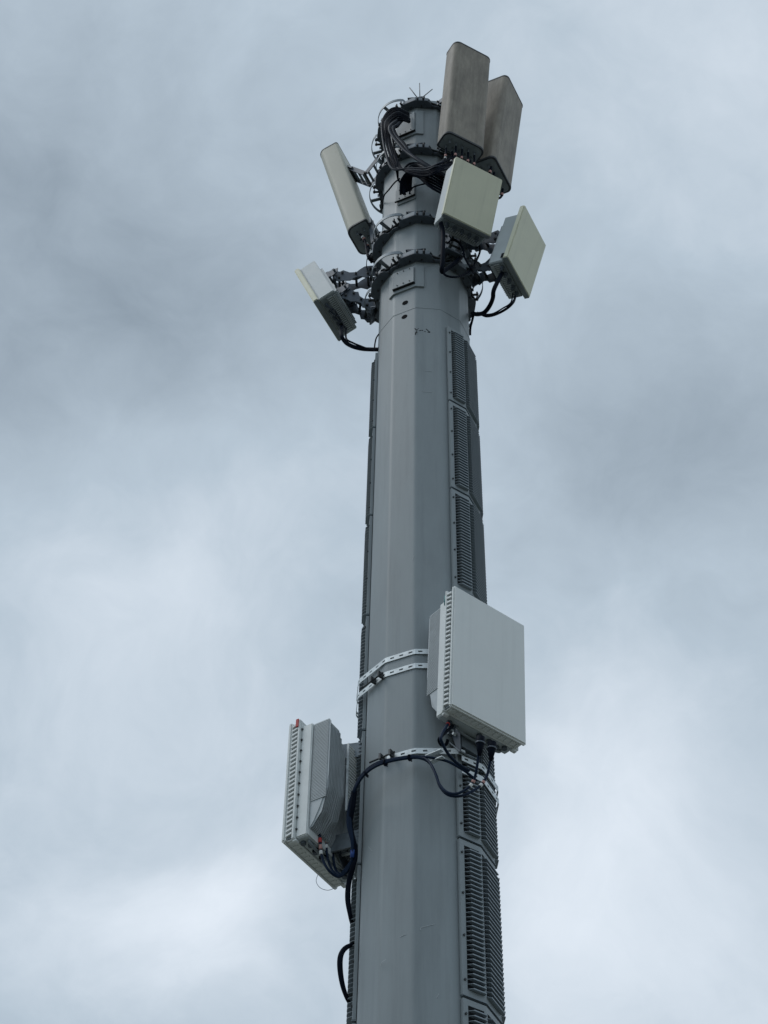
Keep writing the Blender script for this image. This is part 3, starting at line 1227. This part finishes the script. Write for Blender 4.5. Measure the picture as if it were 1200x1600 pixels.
    for sx in (-1, 1):
        m = MB()
        x = sx * (w / 2 - 0.042)
        m.prism([(0.1685, 0.06), (0.195, 0.10), (0.235, 0.19), (0.272, 0.30), (0.288, 0.40), (0.288, zt0 - 0.02), (0.278, zt0), (0.1685, zt0)], x - 0.003, x + 0.003, 'x')
        m.build('heat_sink_cheek', MT['fin'], t)
    # sockets on the tray
    pc = None
    for (x, y) in ((-0.19, 0.135), (-0.15, 0.150), (0.02, 0.115), (0.10, 0.12), (0.17, 0.135), (0.21, 0.11)):
        if pc is None:
            m = MB()
            m.tube([(0, 0, 0.0058), (0, 0, -0.010)], 0.017, 12, smooth=False)
            pc = c = m.build('socket', MT['dark'], t)
        else:
            c = copy_part(pc, t)
        c.location = (x, y, 0)
    # skid handle under the tray
    m = MB()
    m.tube(smooth_path([(-0.13, 0.140, 0.006), (-0.12, 0.140, -0.008), (-0.05, 0.150, -0.020), (0.12, 0.150, -0.020), (0.20, 0.150, -0.010), (0.21, 0.145, 0.006)], 5), 0.009, 8)
    m.build('handle', MT['bottom'], t)
    # feet
    for sx in (-1, 1):
        MB().box(sx * (w / 2 - 0.03) - 0.018, sx * (w / 2 - 0.03) + 0.018, 0.074, 0.10, -0.016, -0.0005).build('foot', MT['lbody'], t, bevel=0.003)
    # rear bracket: frame with rungs
    m = MB()
    for sx in (-0.10, 0.10):
        m.box(sx * 0.72 - 0.004, sx * 0.72 + 0.004, 0.300, 0.314, 0.24, h - 0.14)
    m.build('rear_rails', MT['galv'], t)
    pg = None
    for i in range(20):
        z = 0.30 + (h - 0.45) * i / 19
        if pg is None:
            pg = c = MB().box(-0.068, 0.068, 0.300, 0.312, -0.004, 0.004).build('rear_rung', MT['lbody'], t)
        else:
            c = copy_part(pg, t)
        c.location = (0, 0, z)
    if red:
        sx = mirror
        MB().box(sx * (w / 2 - 0.006) - 0.012, sx * (w / 2 - 0.006) + 0.012, 0.060, 0.078, h - 0.055, h + 0.003).build('red_tag', MT['red'], t)
    else:
        sx = mirror
        MB().tube([loc for loc in (Vector((sx * (w / 2 - 0.012), 0.092, h - 0.10)), Vector((sx * (w / 2 - 0.012), 0.092, h - 0.03)))], 0.012, 8).build('teal_plug', MT['teal'], t)
    return t, O, M3


G_P = (.568, -.006, 6.325, 53.1, 3.3, .581, .934, .065)
H_P = (.590, .240, 5.728, 212.9, 0.7, .565, .882, .068)
gB = 'large light grey radio units on the lower mast'
rG, OG, MG = big_radio(G_P, 'large light grey flat radio strapped to the right front of the mast', -1, False, gB)
rH, OH, MH = big_radio(H_P, 'large light grey radio with finned back hanging left of the mast', 1, True, gB)

# ------------------------------------------------------------------ perforated straps


def strap(h, label, th_from, th_to, tilt=0.0, hw=0.020, closed=False, buckle=None):
    """perforated band lying on shaft and louvres between two azimuths"""
    def rad_at(a):
        rel_r = (RIGHT0 - a) % 360
        rel_l = (LEFT0 - a) % 360
        off = 0.004
        if 6 < rel_r < 84 or 6 < rel_l < 84:
            off = 0.058
        return (APO + off) / math.cos(rad(((a - V0) % 30) - 15))
    # sample outline then take the convex hull
    pts = []
    for k in range(0, 360, 2):
        a = V0 + k
        q = N(a) * rad_at(a)
        pts.append((q.x, q.y))
    pts = sorted(pts)

    def cross(o, a, b):
        return (a[0] - o[0]) * (b[1] - o[1]) - (a[1] - o[1]) * (b[0] - o[0])
    lo, hi = [], []
    for q in pts:
        while len(lo) >= 2 and cross(lo[-2], lo[-1], q) <= 0:
            lo.pop()
        lo.append(q)
    for q in reversed(pts):
        while len(hi) >= 2 and cross(hi[-2], hi[-1], q) <= 0:
            hi.pop()
        hi.append(q)
    hull = lo[:-1] + hi[:-1]
    # walk the hull densely
    path = []
    n = len(hull)
    for i in range(n):
        a, b = Vector(hull[i]), Vector(hull[(i + 1) % n])
        L = (b - a).length
        st = max(1, int(L / 0.004))
        for k in range(st):
            path.append(a.lerp(b, k / st))

    def azi(q):
        return math.degrees(math.atan2(-q.y, q.x)) % 360
    span = (th_from - th_to) % 360 or 360
    sel = [q for q in path if (th_from - azi(q)) % 360 <= span]
    sel.sort(key=lambda q: (th_from - azi(q)) % 360)
    t = empty('perforated_strap', label, 'strap', AXIS + Vector((0, 0, h + H0)), group='galvanised straps round the mast')
    cum = [0]
    for a, b in zip(sel, sel[1:]):
        cum.append(cum[-1] + (b - a).length)

    def P(s, z, o):
        s = max(0, min(s, cum[-1] - 1e-6))
        import bisect
        i = max(0, bisect.bisect_right(cum, s) - 1)
        i = min(i, len(sel) - 2)
        f = (s - cum[i]) / max(1e-9, cum[i + 1] - cum[i])
        q = sel[i].lerp(sel[i + 1], f)
        q = q * (1 + o / q.length)
        a = azi(q)
        return (q.x, q.y, z + tilt * math.sin(rad(a - 90)))
    cell = 0.062
    m = MB()
    nc = max(1, int(cum[-1] / cell))
    cell = cum[-1] / nc
    hh, sl = 0.0065, 0.026
    T_ = 0.0035
    for i in range(nc):
        s0 = i * cell
        sa, sb, s1 = s0 + (cell - sl) / 2, s0 + (cell + sl) / 2, s0 + cell
        for (u0, u1, z0, z1) in ((s0, sa, -hw, hw), (sb, s1, -hw, hw), (sa, sb, hh, hw), (sa, sb, -hw, -hh)):
            vs = [P(u, z, o) for z in (z0, z1) for u in (u0, u1) for o in (0, T_)]
            m.add(vs, [(0, 1, 3, 2), (4, 6, 7, 5), (0, 4, 5, 1), (2, 3, 7, 6), (1, 5, 7, 3), (0, 2, 6, 4)])
    m.build('band', MT['galv'], t)
    if buckle:
        for ba in buckle:
            bb = MB()
            q = N(ba) * (rad_at(ba) + 0.004)
            n_, t_ = N(ba), T(ba)
            q = q + Vector((0, 0, tilt * math.sin(rad(ba - 90))))
            M4 = Matrix((t_, -n_, Vector((0, 0, 1)))).transposed().to_4x4()
            M4.translation = q
            for dx in (-0.035, 0.035):
                bb.box(dx - 0.007, dx + 0.007, -0.045, 0.0, -0.02, 0.02, M4)
            bb.tube([M4 @ Vector((-0.12, -0.026, 0)), M4 @ Vector((0.06, -0.026, 0))], 0.006, 6)
            bb.build('buckle', MT['bolt'], t)
    return t


strap(6.522, 'uppermost perforated strap, passing behind the large grey radio', 240, 40, 0.0)
strap(6.405, 'second perforated strap with two bolts near the left edge', 240, 40, 0.0, buckle=[140])
strap(5.742, 'perforated strap with the black cables tied along it', 128, 58, 0.0, buckle=[126])
strap(5.70, 'upper of two bright straps crossing the right-hand louvres', 62, -60, 0.0)
strap(5.61, 'lower of two bright straps crossing the right-hand louvres', 62, -60, 0.0)

# ------------------------------------------------------------------ brackets of the large radios


def strut_bracket(label, a, c, group, big=False):
    a, c = Vector(a), Vector(c)
    t = empty('wall_bracket', label, 'bracket', a, group=group)
    d = c - a
    L = d.length
    d.normalize()
    side = d.cross(Vector((0, 0, 1))).normalized()
    u = Vector((0, 0, 1))
    for sg in (-1, 1):
        m = MB()
        pts = [side * sg * (0.085 if big else 0.055) + d * x * L + u * z * (1.35 if big else 1) for x, z in ((0, -0.09), (0.3, -0.10), (1, -0.04), (1, 0.04), (0.6, 0.05), (0.3, 0.10), (0, 0.09))]
        plate(m, pts, side, 0.006)
        m.build('gusset', MT['dark'], t)
    m = MB()
    bar_between(m, -side * 0.075 + d * 0.01, side * 0.075 + d * 0.01, 0.012, 0.15, upv=u)
    m.build('base_plate', MT['steel'], t)
    m = MB()
    bar_between(m, -side * 0.12 + d * L, side * 0.12 + d * L, 0.012, 0.11, upv=u)
    m.build('front_plate', MT['steel'], t)
    for x, z in ((0.25, 0.04), (0.55, -0.02), (0.85, 0.0)):
        m = MB()
        q = d * x * L + u * z
        m.tube([q - side * 0.11, q + side * 0.11], 0.010, 6)
        m.build('bolt', MT['galv'], t)
    if big:
        # bottom plate with bolt heads and two bright angle irons reaching back to the strap
        m = MB()
        bar_between(m, u * -0.115 - d * 0.005, u * -0.115 + d * (L + 0.02), 0.20, 0.006)
        m.build('bottom_plate', MT['steel'], t)
        for x in (0.2, 0.5, 0.8):
            for w_ in (-0.05, 0.05):
                m = MB()
                q = u * -0.118 + d * (x * L) + side * w_
                m.tube([q, q - u * 0.014], 0.010, 6, smooth=False)
                m.build('bolt', MT['bolt'], t)
        for k_, (x, z) in enumerate(((667, 1182), (669, 1193))):
            m = MB()
            p0 = at(x, z, 0.42) - a
            p1 = at(x + 24, z - 10, 0.50) - a
            bar_between(m, p0, p1, 0.030, 0.005)
            m.build('angle_iron', MT['galv'], t)
    return t


gS = 'steel brackets of the large radios'
for O, M3, P, th, word in ((OG, MG, G_P, 53.1, 'right-hand large radio'), (OH, MH, H_P, 205, 'left-hand large radio')):
    for pos, zf in (('upper', 0.84), ('lower', 0.10)):
        c = loc2w(O, M3, (0.0, 0.25 if pos == 'lower' else 0.30, P[6] * zf))
        hh = c.z - H0
        a = AXIS + N(th) * 0.43 + Vector((0, 0, c.z + (0.0 if pos == 'upper' else -0.02)))
        if word.startswith('right') and pos == 'lower':
            a.z = 5.84 + H0
            c.z -= 0.03
        if (c - a).length < 0.06:
            a = AXIS + N(th) * 0.385 + Vector((0, 0, a.z - AXIS.z))
        strut_bracket('%s steel bracket between mast and %s' % (pos, word), a, c, gS, big=word.startswith('right') and pos == 'lower')

# ------------------------------------------------------------------ cables
GC = 'black feeder cables at the mast head'


def cable(pts, r_, label, mat='cable', group=None, bands=(), name='cable', n=8, sub=6):
    pts = smooth_path(pts, sub)
    base = pts[0]
    if bands:
        t = empty(name, label, 'cable', base, group=group)
        MB().tube([q - base for q in pts], r_, n).build('jacket', MT[mat], t)
        cum = [0]
        for a, b in zip(pts, pts[1:]):
            cum.append(cum[-1] + (b - a).length)

        def pt(s):
            for i in range(len(cum) - 1):
                if cum[i + 1] >= s:
                    return pts[i].lerp(pts[i + 1], (s - cum[i]) / max(1e-9, cum[i + 1] - cum[i]))
            return pts[-1]
        for (s0, s1, mt) in bands:
            if s0 < 0:
                s0, s1 = cum[-1] + s0, cum[-1] + s1
            q = [pt(s0 + (s1 - s0) * k / 3) - base for k in range(4)]
            MB().tube(q, r_ * 1.35, n).build('tape_band', MT[mt], t)
        return t
    m = MB().tube([q - base for q in pts], r_, n)
    o = m.build(name, MT[mat], None)
    o.location = base
    tag(o, label, 'cable', group)
    return o


def P3(x, y, k):
    return at(x, y, k)


# 1. bundle leaving the top access cover, arching left and down, then right to the brown antennas
Lb = 'black feeder cable arching from top access cover to front brown antenna'
for i in range(11):
    f = i / 10.0
    j = lambda s: (rnd.random() - 0.5) * s
    s0 = P3(639, 176.5 + 15 * f, 0.40)
    y_top = 171 + 13 * f
    pts = [s0, P3(633, 174 + 15 * f, 0.46), P3(620 + 4 * f, y_top - 2 + 4 * f + j(3), 0.50), P3(607 + 7 * f, y_top + 3 + 4 * f + j(2), 0.48),
           P3(597 + 12 * f, 190 + 8 * f, 0.45 + 0.05 * f), P3(598 + 15 * f + j(3), 214, 0.46), P3(604 + 14 * f + j(4), 240, 0.50),
           P3(615 + 10 * f + j(4), 264 - 4 * f, 0.54)]
    if i % 3 != 2:
        pts += [P3(640 + j(3), 262 + 9 * f + j(2), 0.60), P3(665 + j(3), 262 + 12 * f + j(3), 0.66), P3(686, 256 + 12 * f + j(3), 0.72)]
        x = (-0.5 + (i % 5 + 0.5) / 5) * 0.399 * 0.78
        y = 0.19 * (0.36 if i % 2 else 0.70)
        e2 = loc2w(OA, MA, (x, y, -0.20))
        e1 = loc2w(OA, MA, (x, y, -0.05))
        pts += [e2.lerp(pts[-1], 0.25), e2, e1]
        bands = [(-0.155, -0.135, 'white'), (-0.12, -0.095, 'pink')] if i % 2 == 0 else [(-0.14, -0.11, 'pink')]
        cable(pts, 0.0088, Lb, group=GC, bands=bands, mat='cable' if i % 4 else 'cable_grey')
    else:
        pts += [P3(622, 280, 0.48), P3(628 + 3 * f, 290, 0.44), P3(630 + 4 * f, 304, 0.405)]
        cable(pts, 0.0088, 'black feeder cable arching from the top access cover down into the small duct', group='cables between top cover and small duct')
# 2. cables branching from the arch diagonally down to the right
Lc = 'grey-black cable running diagonally from the arch to behind the square radio'
for i in range(4):
    o_ = i * 2.6
    pts = [P3(640, 186 + i * 1.5, 0.40), P3(630, 184 + o_ * .5, 0.46), P3(617 + o_ * 0.5, 190 + o_, 0.50), P3(608 + o_, 200, 0.52), P3(613 + o_, 213, 0.53),
           P3(625 + o_, 228 - o_ * .3, 0.56), P3(635 + o_ * .8, 238 + o_ * .3, 0.58), P3(652, 250 - o_ * .3, 0.62), P3(675, 264 - o_ * .3, 0.64), P3(700, 278 - o_ * .2, 0.60),
           P3(722, 290, 0.50)]
    cable(pts, 0.0115, Lc, group='cables running diagonally across the mast head', mat='cable_grey' if i in (0, 2) else 'cable')
# 3. cables from the small duct rising and turning right
Ld = 'black cable rising from the small duct and bending right'
for i in range(6):
    x0 = 626 + 3.2 * i
    pts = [P3(x0, 304 - 1.3 * i, 0.40), P3(x0, 292 - i, 0.44), P3(x0 + 2, 280 - i, 0.48), P3(x0 + 14, 268 + 2 * i, 0.54), P3(665 + i, 268 + 4.5 * i, 0.60),
           P3(690, 280 + 4.4 * i, 0.56), P3(712, 296 + 3 * i, 0.45), P3(728, 300, 0.38)]
    cable(pts, 0.0105, Ld, group='cables from the small duct', mat='cable')
for i in range(3):
    pts = [P3(633 + i * 3, 262 + i * 2, 0.50), P3(640 + i * 3, 256 + i * 2.5, 0.50), P3(652 + i, 255 + 2.5 * i, 0.52), P3(664, 260 + 2.5 * i, 0.56), P3(684, 270 + 2 * i, 0.58), P3(700, 280, 0.56)]
    cable(pts, 0.010, 'thin cable arching just above the black bundle and ending behind the radio', mat='cable' if i != 1 else 'cable_grey',
          group='thin cables arching over the bundle')
cable([P3(625, 279, 0.46), P3(617, 285, 0.42), P3(608, 296, 0.36), P3(600, 306, 0.25), P3(598, 318, 0.1), P3(598, 326, 0.0)], 0.007,
      'single thin black cable trailing left from the bundle around the mast')
cable([P3(664, 287, 0.42), P3(652, 290, 0.41), P3(645, 293, 0.41), P3(641, 298, 0.41), P3(640, 303, 0.40)], 0.007,
      'single thin black cable trailing right out of the small duct')
# short tails under the rear brown antenna
for i in range(5):
    x = (-0.5 + (i + 0.5) / 5) * 0.399 * 0.78
    e1 = loc2w(OB, MB_, (x, 0.06, -0.05))
    e2 = loc2w(OB, MB_, (x, 0.075, -0.18))
    cable([e1, e2, e2.lerp(P3(735, 300, 0.35), 0.5) + Vector((0, 0, -0.05)), P3(728, 305, 0.35)], 0.011,
          'black cable tail under the rear brown antenna', group='cable tails under the rear brown antenna',
          bands=[(0.07, 0.09, 'white')] if i % 2 else [(0.06, 0.085, 'pink')])
# tails under slim antenna
for i in range(3):
    x = (-0.5 + (i + 0.5) / 3) * 0.294 * 0.78
    e1 = loc2w(OC, MC, (x, 0.10, -0.05))
    e2 = loc2w(OC, MC, (x, 0.12, -0.20))
    cable([e1, e2, P3(576, 398 + 3 * i, 0.0), P3(590, 410, -0.15)], 0.011, 'black cable tail under the slim beige antenna',
          group='cable tails under the slim beige antenna', bands=[(0.05, 0.075, 'white'), (0.10, 0.12, 'pink')])

# 4. square radio facing the camera: straight drop and loops
cable([loc2w(OD, MD, (-0.20, 0.09, -0.03)), P3(692, 362, 0.62), P3(692, 385, 0.62), P3(691.5, 408, 0.60), P3(690.5, 424, 0.56), P3(697, 421, 0.50), P3(712, 410, 0.42), P3(724, 398, 0.34)],
      0.019, 'thick black cable dropping straight down from the camera-facing radio', n=10)
cable([P3(690, 424, 0.55), P3(698, 431, 0.55), P3(712, 433, 0.52), P3(724, 430, 0.46), P3(735, 422, 0.40), P3(744, 408, 0.34), P3(750, 392, 0.30), P3(748, 380, 0.35)],
      0.009, 'thin black cable loop hanging under the camera-facing radio')
cable([P3(699, 380, 0.50), P3(710, 374, 0.48), P3(722, 386, 0.46), P3(726, 402, 0.44), P3(736, 420, 0.42), P3(742, 428, 0.30)], 0.008,
      'thin black cable curving down right under the camera-facing radio')
# 5. right radio cables
cable([loc2w(OE, ME, (-0.1, 0.10, -0.03)), P3(772, 452, 0.45), P3(770, 466, 0.38), P3(765, 478, 0.30), P3(757, 488, 0.22), P3(747, 491, 0.14), P3(738, 490, 0.05)],
      0.018, 'thick black cable from the right-hand radio curving back to the mast', n=10)
cable([loc2w(OE, ME, (0.16, 0.10, -0.02)), P3(802, 472, 0.42), P3(792, 482, 0.38), P3(775, 491, 0.30), P3(760, 494, 0.22), P3(748, 490, 0.14), P3(736, 494, 0.02)],
      0.011, 'lower looping cable from the right-hand radio back to the mast')
cable([loc2w(OE, ME, (0.13, 0.11, -0.02)), P3(798, 473, 0.42), P3(785, 482, 0.38), P3(770, 490, 0.30), P3(756, 491, 0.22), P3(746, 488, 0.14)],
      0.006, 'thin cable beside the lower loop of the right-hand radio')
cable([P3(741, 487, 0.10), P3(738, 500, 0.05), P3(735, 512, 0.0), P3(734.5, 524, -0.05)], 0.010, 'short black cable running down the right edge of the mast')
# 6. left radio cables
cable([loc2w(OF, MF, (-0.1, 0.10, -0.03)), P3(533, 522, 0.0), P3(539, 534, 0.0), P3(550, 541, 0.0), P3(565, 545, 0.0), P3(580, 546, 0.02), P3(594, 546, 0.05)],
      0.017, 'thick black cable from the left-hand radio into the mast', n=10)
cable([loc2w(OF, MF, (-0.14, 0.12, -0.03)), P3(541, 529, 0.02), P3(552, 536, 0.02), P3(564, 541, 0.02), P3(575, 545, 0.03), P3(588, 548, 0.04)],
      0.008, 'thin cable just above the thick cable of the left-hand radio')
cable([P3(585, 545, 0.03), P3(586, 536, 0.03), P3(588, 528, 0.02), P3(592, 522, 0.0)], 0.006, 'thin cable rising along the left edge of the mast')
m_ = MB()
for i in range(4):
    c = loc2w(OF, MF, (0.15 - 0.07 * i, 0.082, -0.052))
    c2 = loc2w(OF, MF, (0.13 - 0.07 * i, 0.10, -0.10))
    cable([c, c2, loc2w(OF, MF, (0.08 - 0.06 * i, 0.115, -0.07)), loc2w(OF, MF, (-0.10, 0.105, -0.05))], 0.008,
          'grey jumper cable clipped under the left-hand radio', mat='cable_grey', group='jumpers under the left-hand radio')

# 7. lower cables
LK = ['blue-black cable from the left-hand radio looping lowest under the right-hand radio', 'blue-black cable from the left-hand radio ending in the nearer plug of the right-hand radio',
      'blue-black cable following the lower strap round behind the right side']
KH = (0.06, -0.01, -0.07)
Lk = 'blue-black cable tied along the lower strap between the two large radios'
for i in range(3):
    o_ = i * 2.2
    # start at left radio sockets
    s = loc2w(OH, MH, (0.10 - 0.07 * i, 0.125, -0.008))
    pts = [s, P3(499 + 9 * i, 1300, KH[i]), P3(502 + 9 * i, 1335, KH[i]), P3(512 + 6 * i, 1358, KH[i] + 0.01), P3(528 + 2 * i, 1370 - o_, 0.03), P3(542 - o_ * .5, 1362 - o_, 0.07),
           P3(549.5, 1343, 0.12), P3(551.0 - o_ * .3, 1315, 0.16), P3(548 - o_, 1290, 0.18), P3(547 - o_ * .6, 1265, 0.20), P3(552 - o_ * .4, 1242, 0.24), P3(561, 1222 - o_, 0.32),
           P3(573, 1207 - o_, 0.38), P3(590, 1196 - o_, 0.42), P3(612, 1189 - o_ * .6, 0.43), P3(640, 1184.5 - o_ * .6, 0.44), P3(658, 1185 - o_ * .6, 0.45)]
    if i == 0:
        pts += [P3(672, 1193, 0.47), P3(681, 1210, 0.50), P3(688, 1230, 0.52), P3(700, 1242, 0.54), P3(718, 1244, 0.54), P3(735, 1238, 0.52), P3(750, 1228, 0.50),
                P3(760, 1214, 0.50), P3(765, 1195, 0.52), P3(768, 1175, 0.55)]
    elif i == 1:
        pts += [P3(670, 1190, 0.48), P3(679, 1206, 0.52), P3(687, 1226, 0.54), P3(699, 1238, 0.56), P3(714, 1240, 0.57), P3(730, 1232, 0.57), P3(740, 1220, 0.58),
                P3(745, 1200, 0.62), P3(748, 1178, 0.66), P3(750, 1168, 0.68)]
    else:
        pts += [P3(675, 1184, 0.47), P3(700, 1190, 0.47), P3(725, 1204, 0.45), P3(745, 1220, 0.42)]
    b = [(0.17, 0.20, 'red'), (0.215, 0.245, 'pink'), (0.255, 0.28, 'white')] if i < 2 else []
    if i < 2:
        b += [(-0.20, -0.185, 'pink'), (-0.23, -0.21, 'white')]
    cable(pts, 0.0078, LK[i], group='cables along the lower strap', mat='cable_blue', bands=b)
for i, (x, y, k) in enumerate(((750, 1168, 0.68), (768, 1176, 0.58))):
    t = empty('cable_plug', ['fat black plug under the large right radio, nearer the mast corner', 'fat black plug under the large right radio, outer one'][i],
              'plug', P3(x, y, k), group='plugs under the right-hand large radio')
    q0 = P3(x + 1, y - 16, k + 0.01) - t.location
    q1 = P3(x - 1, y + 12, k - 0.01) - t.location
    MB().tube([q0, q0.lerp(q1, 0.35), q0.lerp(q1, 0.6), q1], [0.025, 0.025, 0.019, 0.010], 12).build('plug_body', MT['cable'], t)
    MB().tube([q0.lerp(q1, 0.30), q0.lerp(q1, 0.38)], 0.028, 12).build('plug_collar', MT['dark'], t)
cable([loc2w(OG, MG, (-0.19, 0.135, 0.006)), P3(689, 1150, 0.66), P3(692, 1163, 0.64), P3(699, 1176, 0.60), P3(709, 1188, 0.55), P3(722, 1198, 0.50), P3(733, 1204, 0.46)],
      0.009, 'thin blue cable curving down from the left end of the right-hand radio', mat='cable_blue', bands=[(0.05, 0.07, 'red')])
cable([loc2w(OG, MG, (-0.15, 0.150, 0.006)), P3(690, 1150, 0.62), P3(686, 1157, 0.60), P3(690, 1164, 0.58), P3(697, 1163, 0.58), P3(700, 1155, 0.6)],
      0.010, 'short black cable curled under the left end of the right-hand radio')
for i in range(2):
    x, y = ((500, 1268), (512, 1275))[i]
    t = empty('cable_plug', ['black plug on the left-hand large radio, nearer the flat front', 'black plug on the left-hand large radio, nearer the mast'][i], 'plug', loc2w(OH, MH, (0.10 - 0.07 * i, 0.125, -0.006)), group='plugs under the left-hand large radio')
    q0 = Vector((0, 0, 0))
    q1 = P3(498 + 9 * i, 1300, KH[i]) - t.location
    q1 = q1.normalized() * 0.13
    MB().tube([q0, q1 * 0.45, q1 * 0.7, q1], [0.024, 0.024, 0.018, 0.011], 12).build('plug_body', MT['cable'], t)
    MB().tube([q1 * 0.40, q1 * 0.50], 0.028, 12).build('plug_collar', MT['dark'], t)
for i in range(2):
    cable([P3(555 - 3 * i, 1236, 0.25), P3(552 - 2 * i, 1262, 0.22), P3(548, 1290, 0.16), P3(556, 1330, 0.12), P3(552 - 2 * i, 1355, 0.10), P3(546 - 2 * i, 1380, 0.06), P3(544.5 - 2 * i, 1405, 0.04),
           P3(547, 1430, 0.02), P3(552, 1450, -0.03), P3(556, 1475, -0.08)], 0.012,
          ['outer black cable hanging down the left louvre edge below the left-hand radio', 'inner black cable hanging down the left louvre edge below the left-hand radio'][1 - i], group='cables hanging down the left edge')
    cable([P3(554, 1476, -0.04), P3(548, 1477, 0.02), P3(538, 1482 + 2 * i, 0.05), P3(531 + 2 * i, 1495, 0.06), P3(530.5 + 2 * i, 1515, 0.05), P3(535 + i, 1540, 0.03), P3(543, 1561, 0.0),
           P3(550, 1570, -0.06)], 0.012, ['outer black cable bowing out in a loop low on the left edge', 'inner black cable bowing out in a loop low on the left edge'][i], group='cables of the low left loop')
cable([P3(497, 1366, 0.0), P3(494, 1377, 0.0), P3(500, 1387, 0.0), P3(512, 1391, 0.0), P3(522, 1388, 0.0)], 0.0016, 'hair-thin wire loop dangling under the left-hand large radio',
      mat='steel', n=5)
# blue tape piece near the left cables
MBt = MB().tube([P3(551, 1328, 0.14) - AXIS, P3(550.0, 1340, 0.125) - AXIS], 0.012, 10)
o = MBt.build('blue_tape_wrap', MT['blue'])
o.location = AXIS
tag(o, 'short blue tape wrapped round the cables beside the left-hand large radio', 'tape')

# cable ties along the lower strap
for (x, y, k, lb) in ((572, 1209, 0.37, 'black cable tie at the left bend of the cables on the lower strap'),
                      (602, 1192, 0.425, 'black cable tie just below the strap buckle'),
                      (640, 1184, 0.445, 'black cable tie in the middle of the cables on the lower strap')):
    c = P3(x, y, k)
    d_ = (P3(x + 8, y - (7 if x < 600 else 2), k + 0.02) - c).normalized()
    e = MB().tube([-d_ * 0.004, d_ * 0.004], 0.021, 10)
    e.tube([Vector((0, 0, -0.015)), Vector((0.012, -0.02, -0.040))], 0.004, 5)
    o = e.build('cable_tie', MT['cable'])
    o.location = c
    tag(o, lb, 'cable tie', 'cable ties on the lower strap')
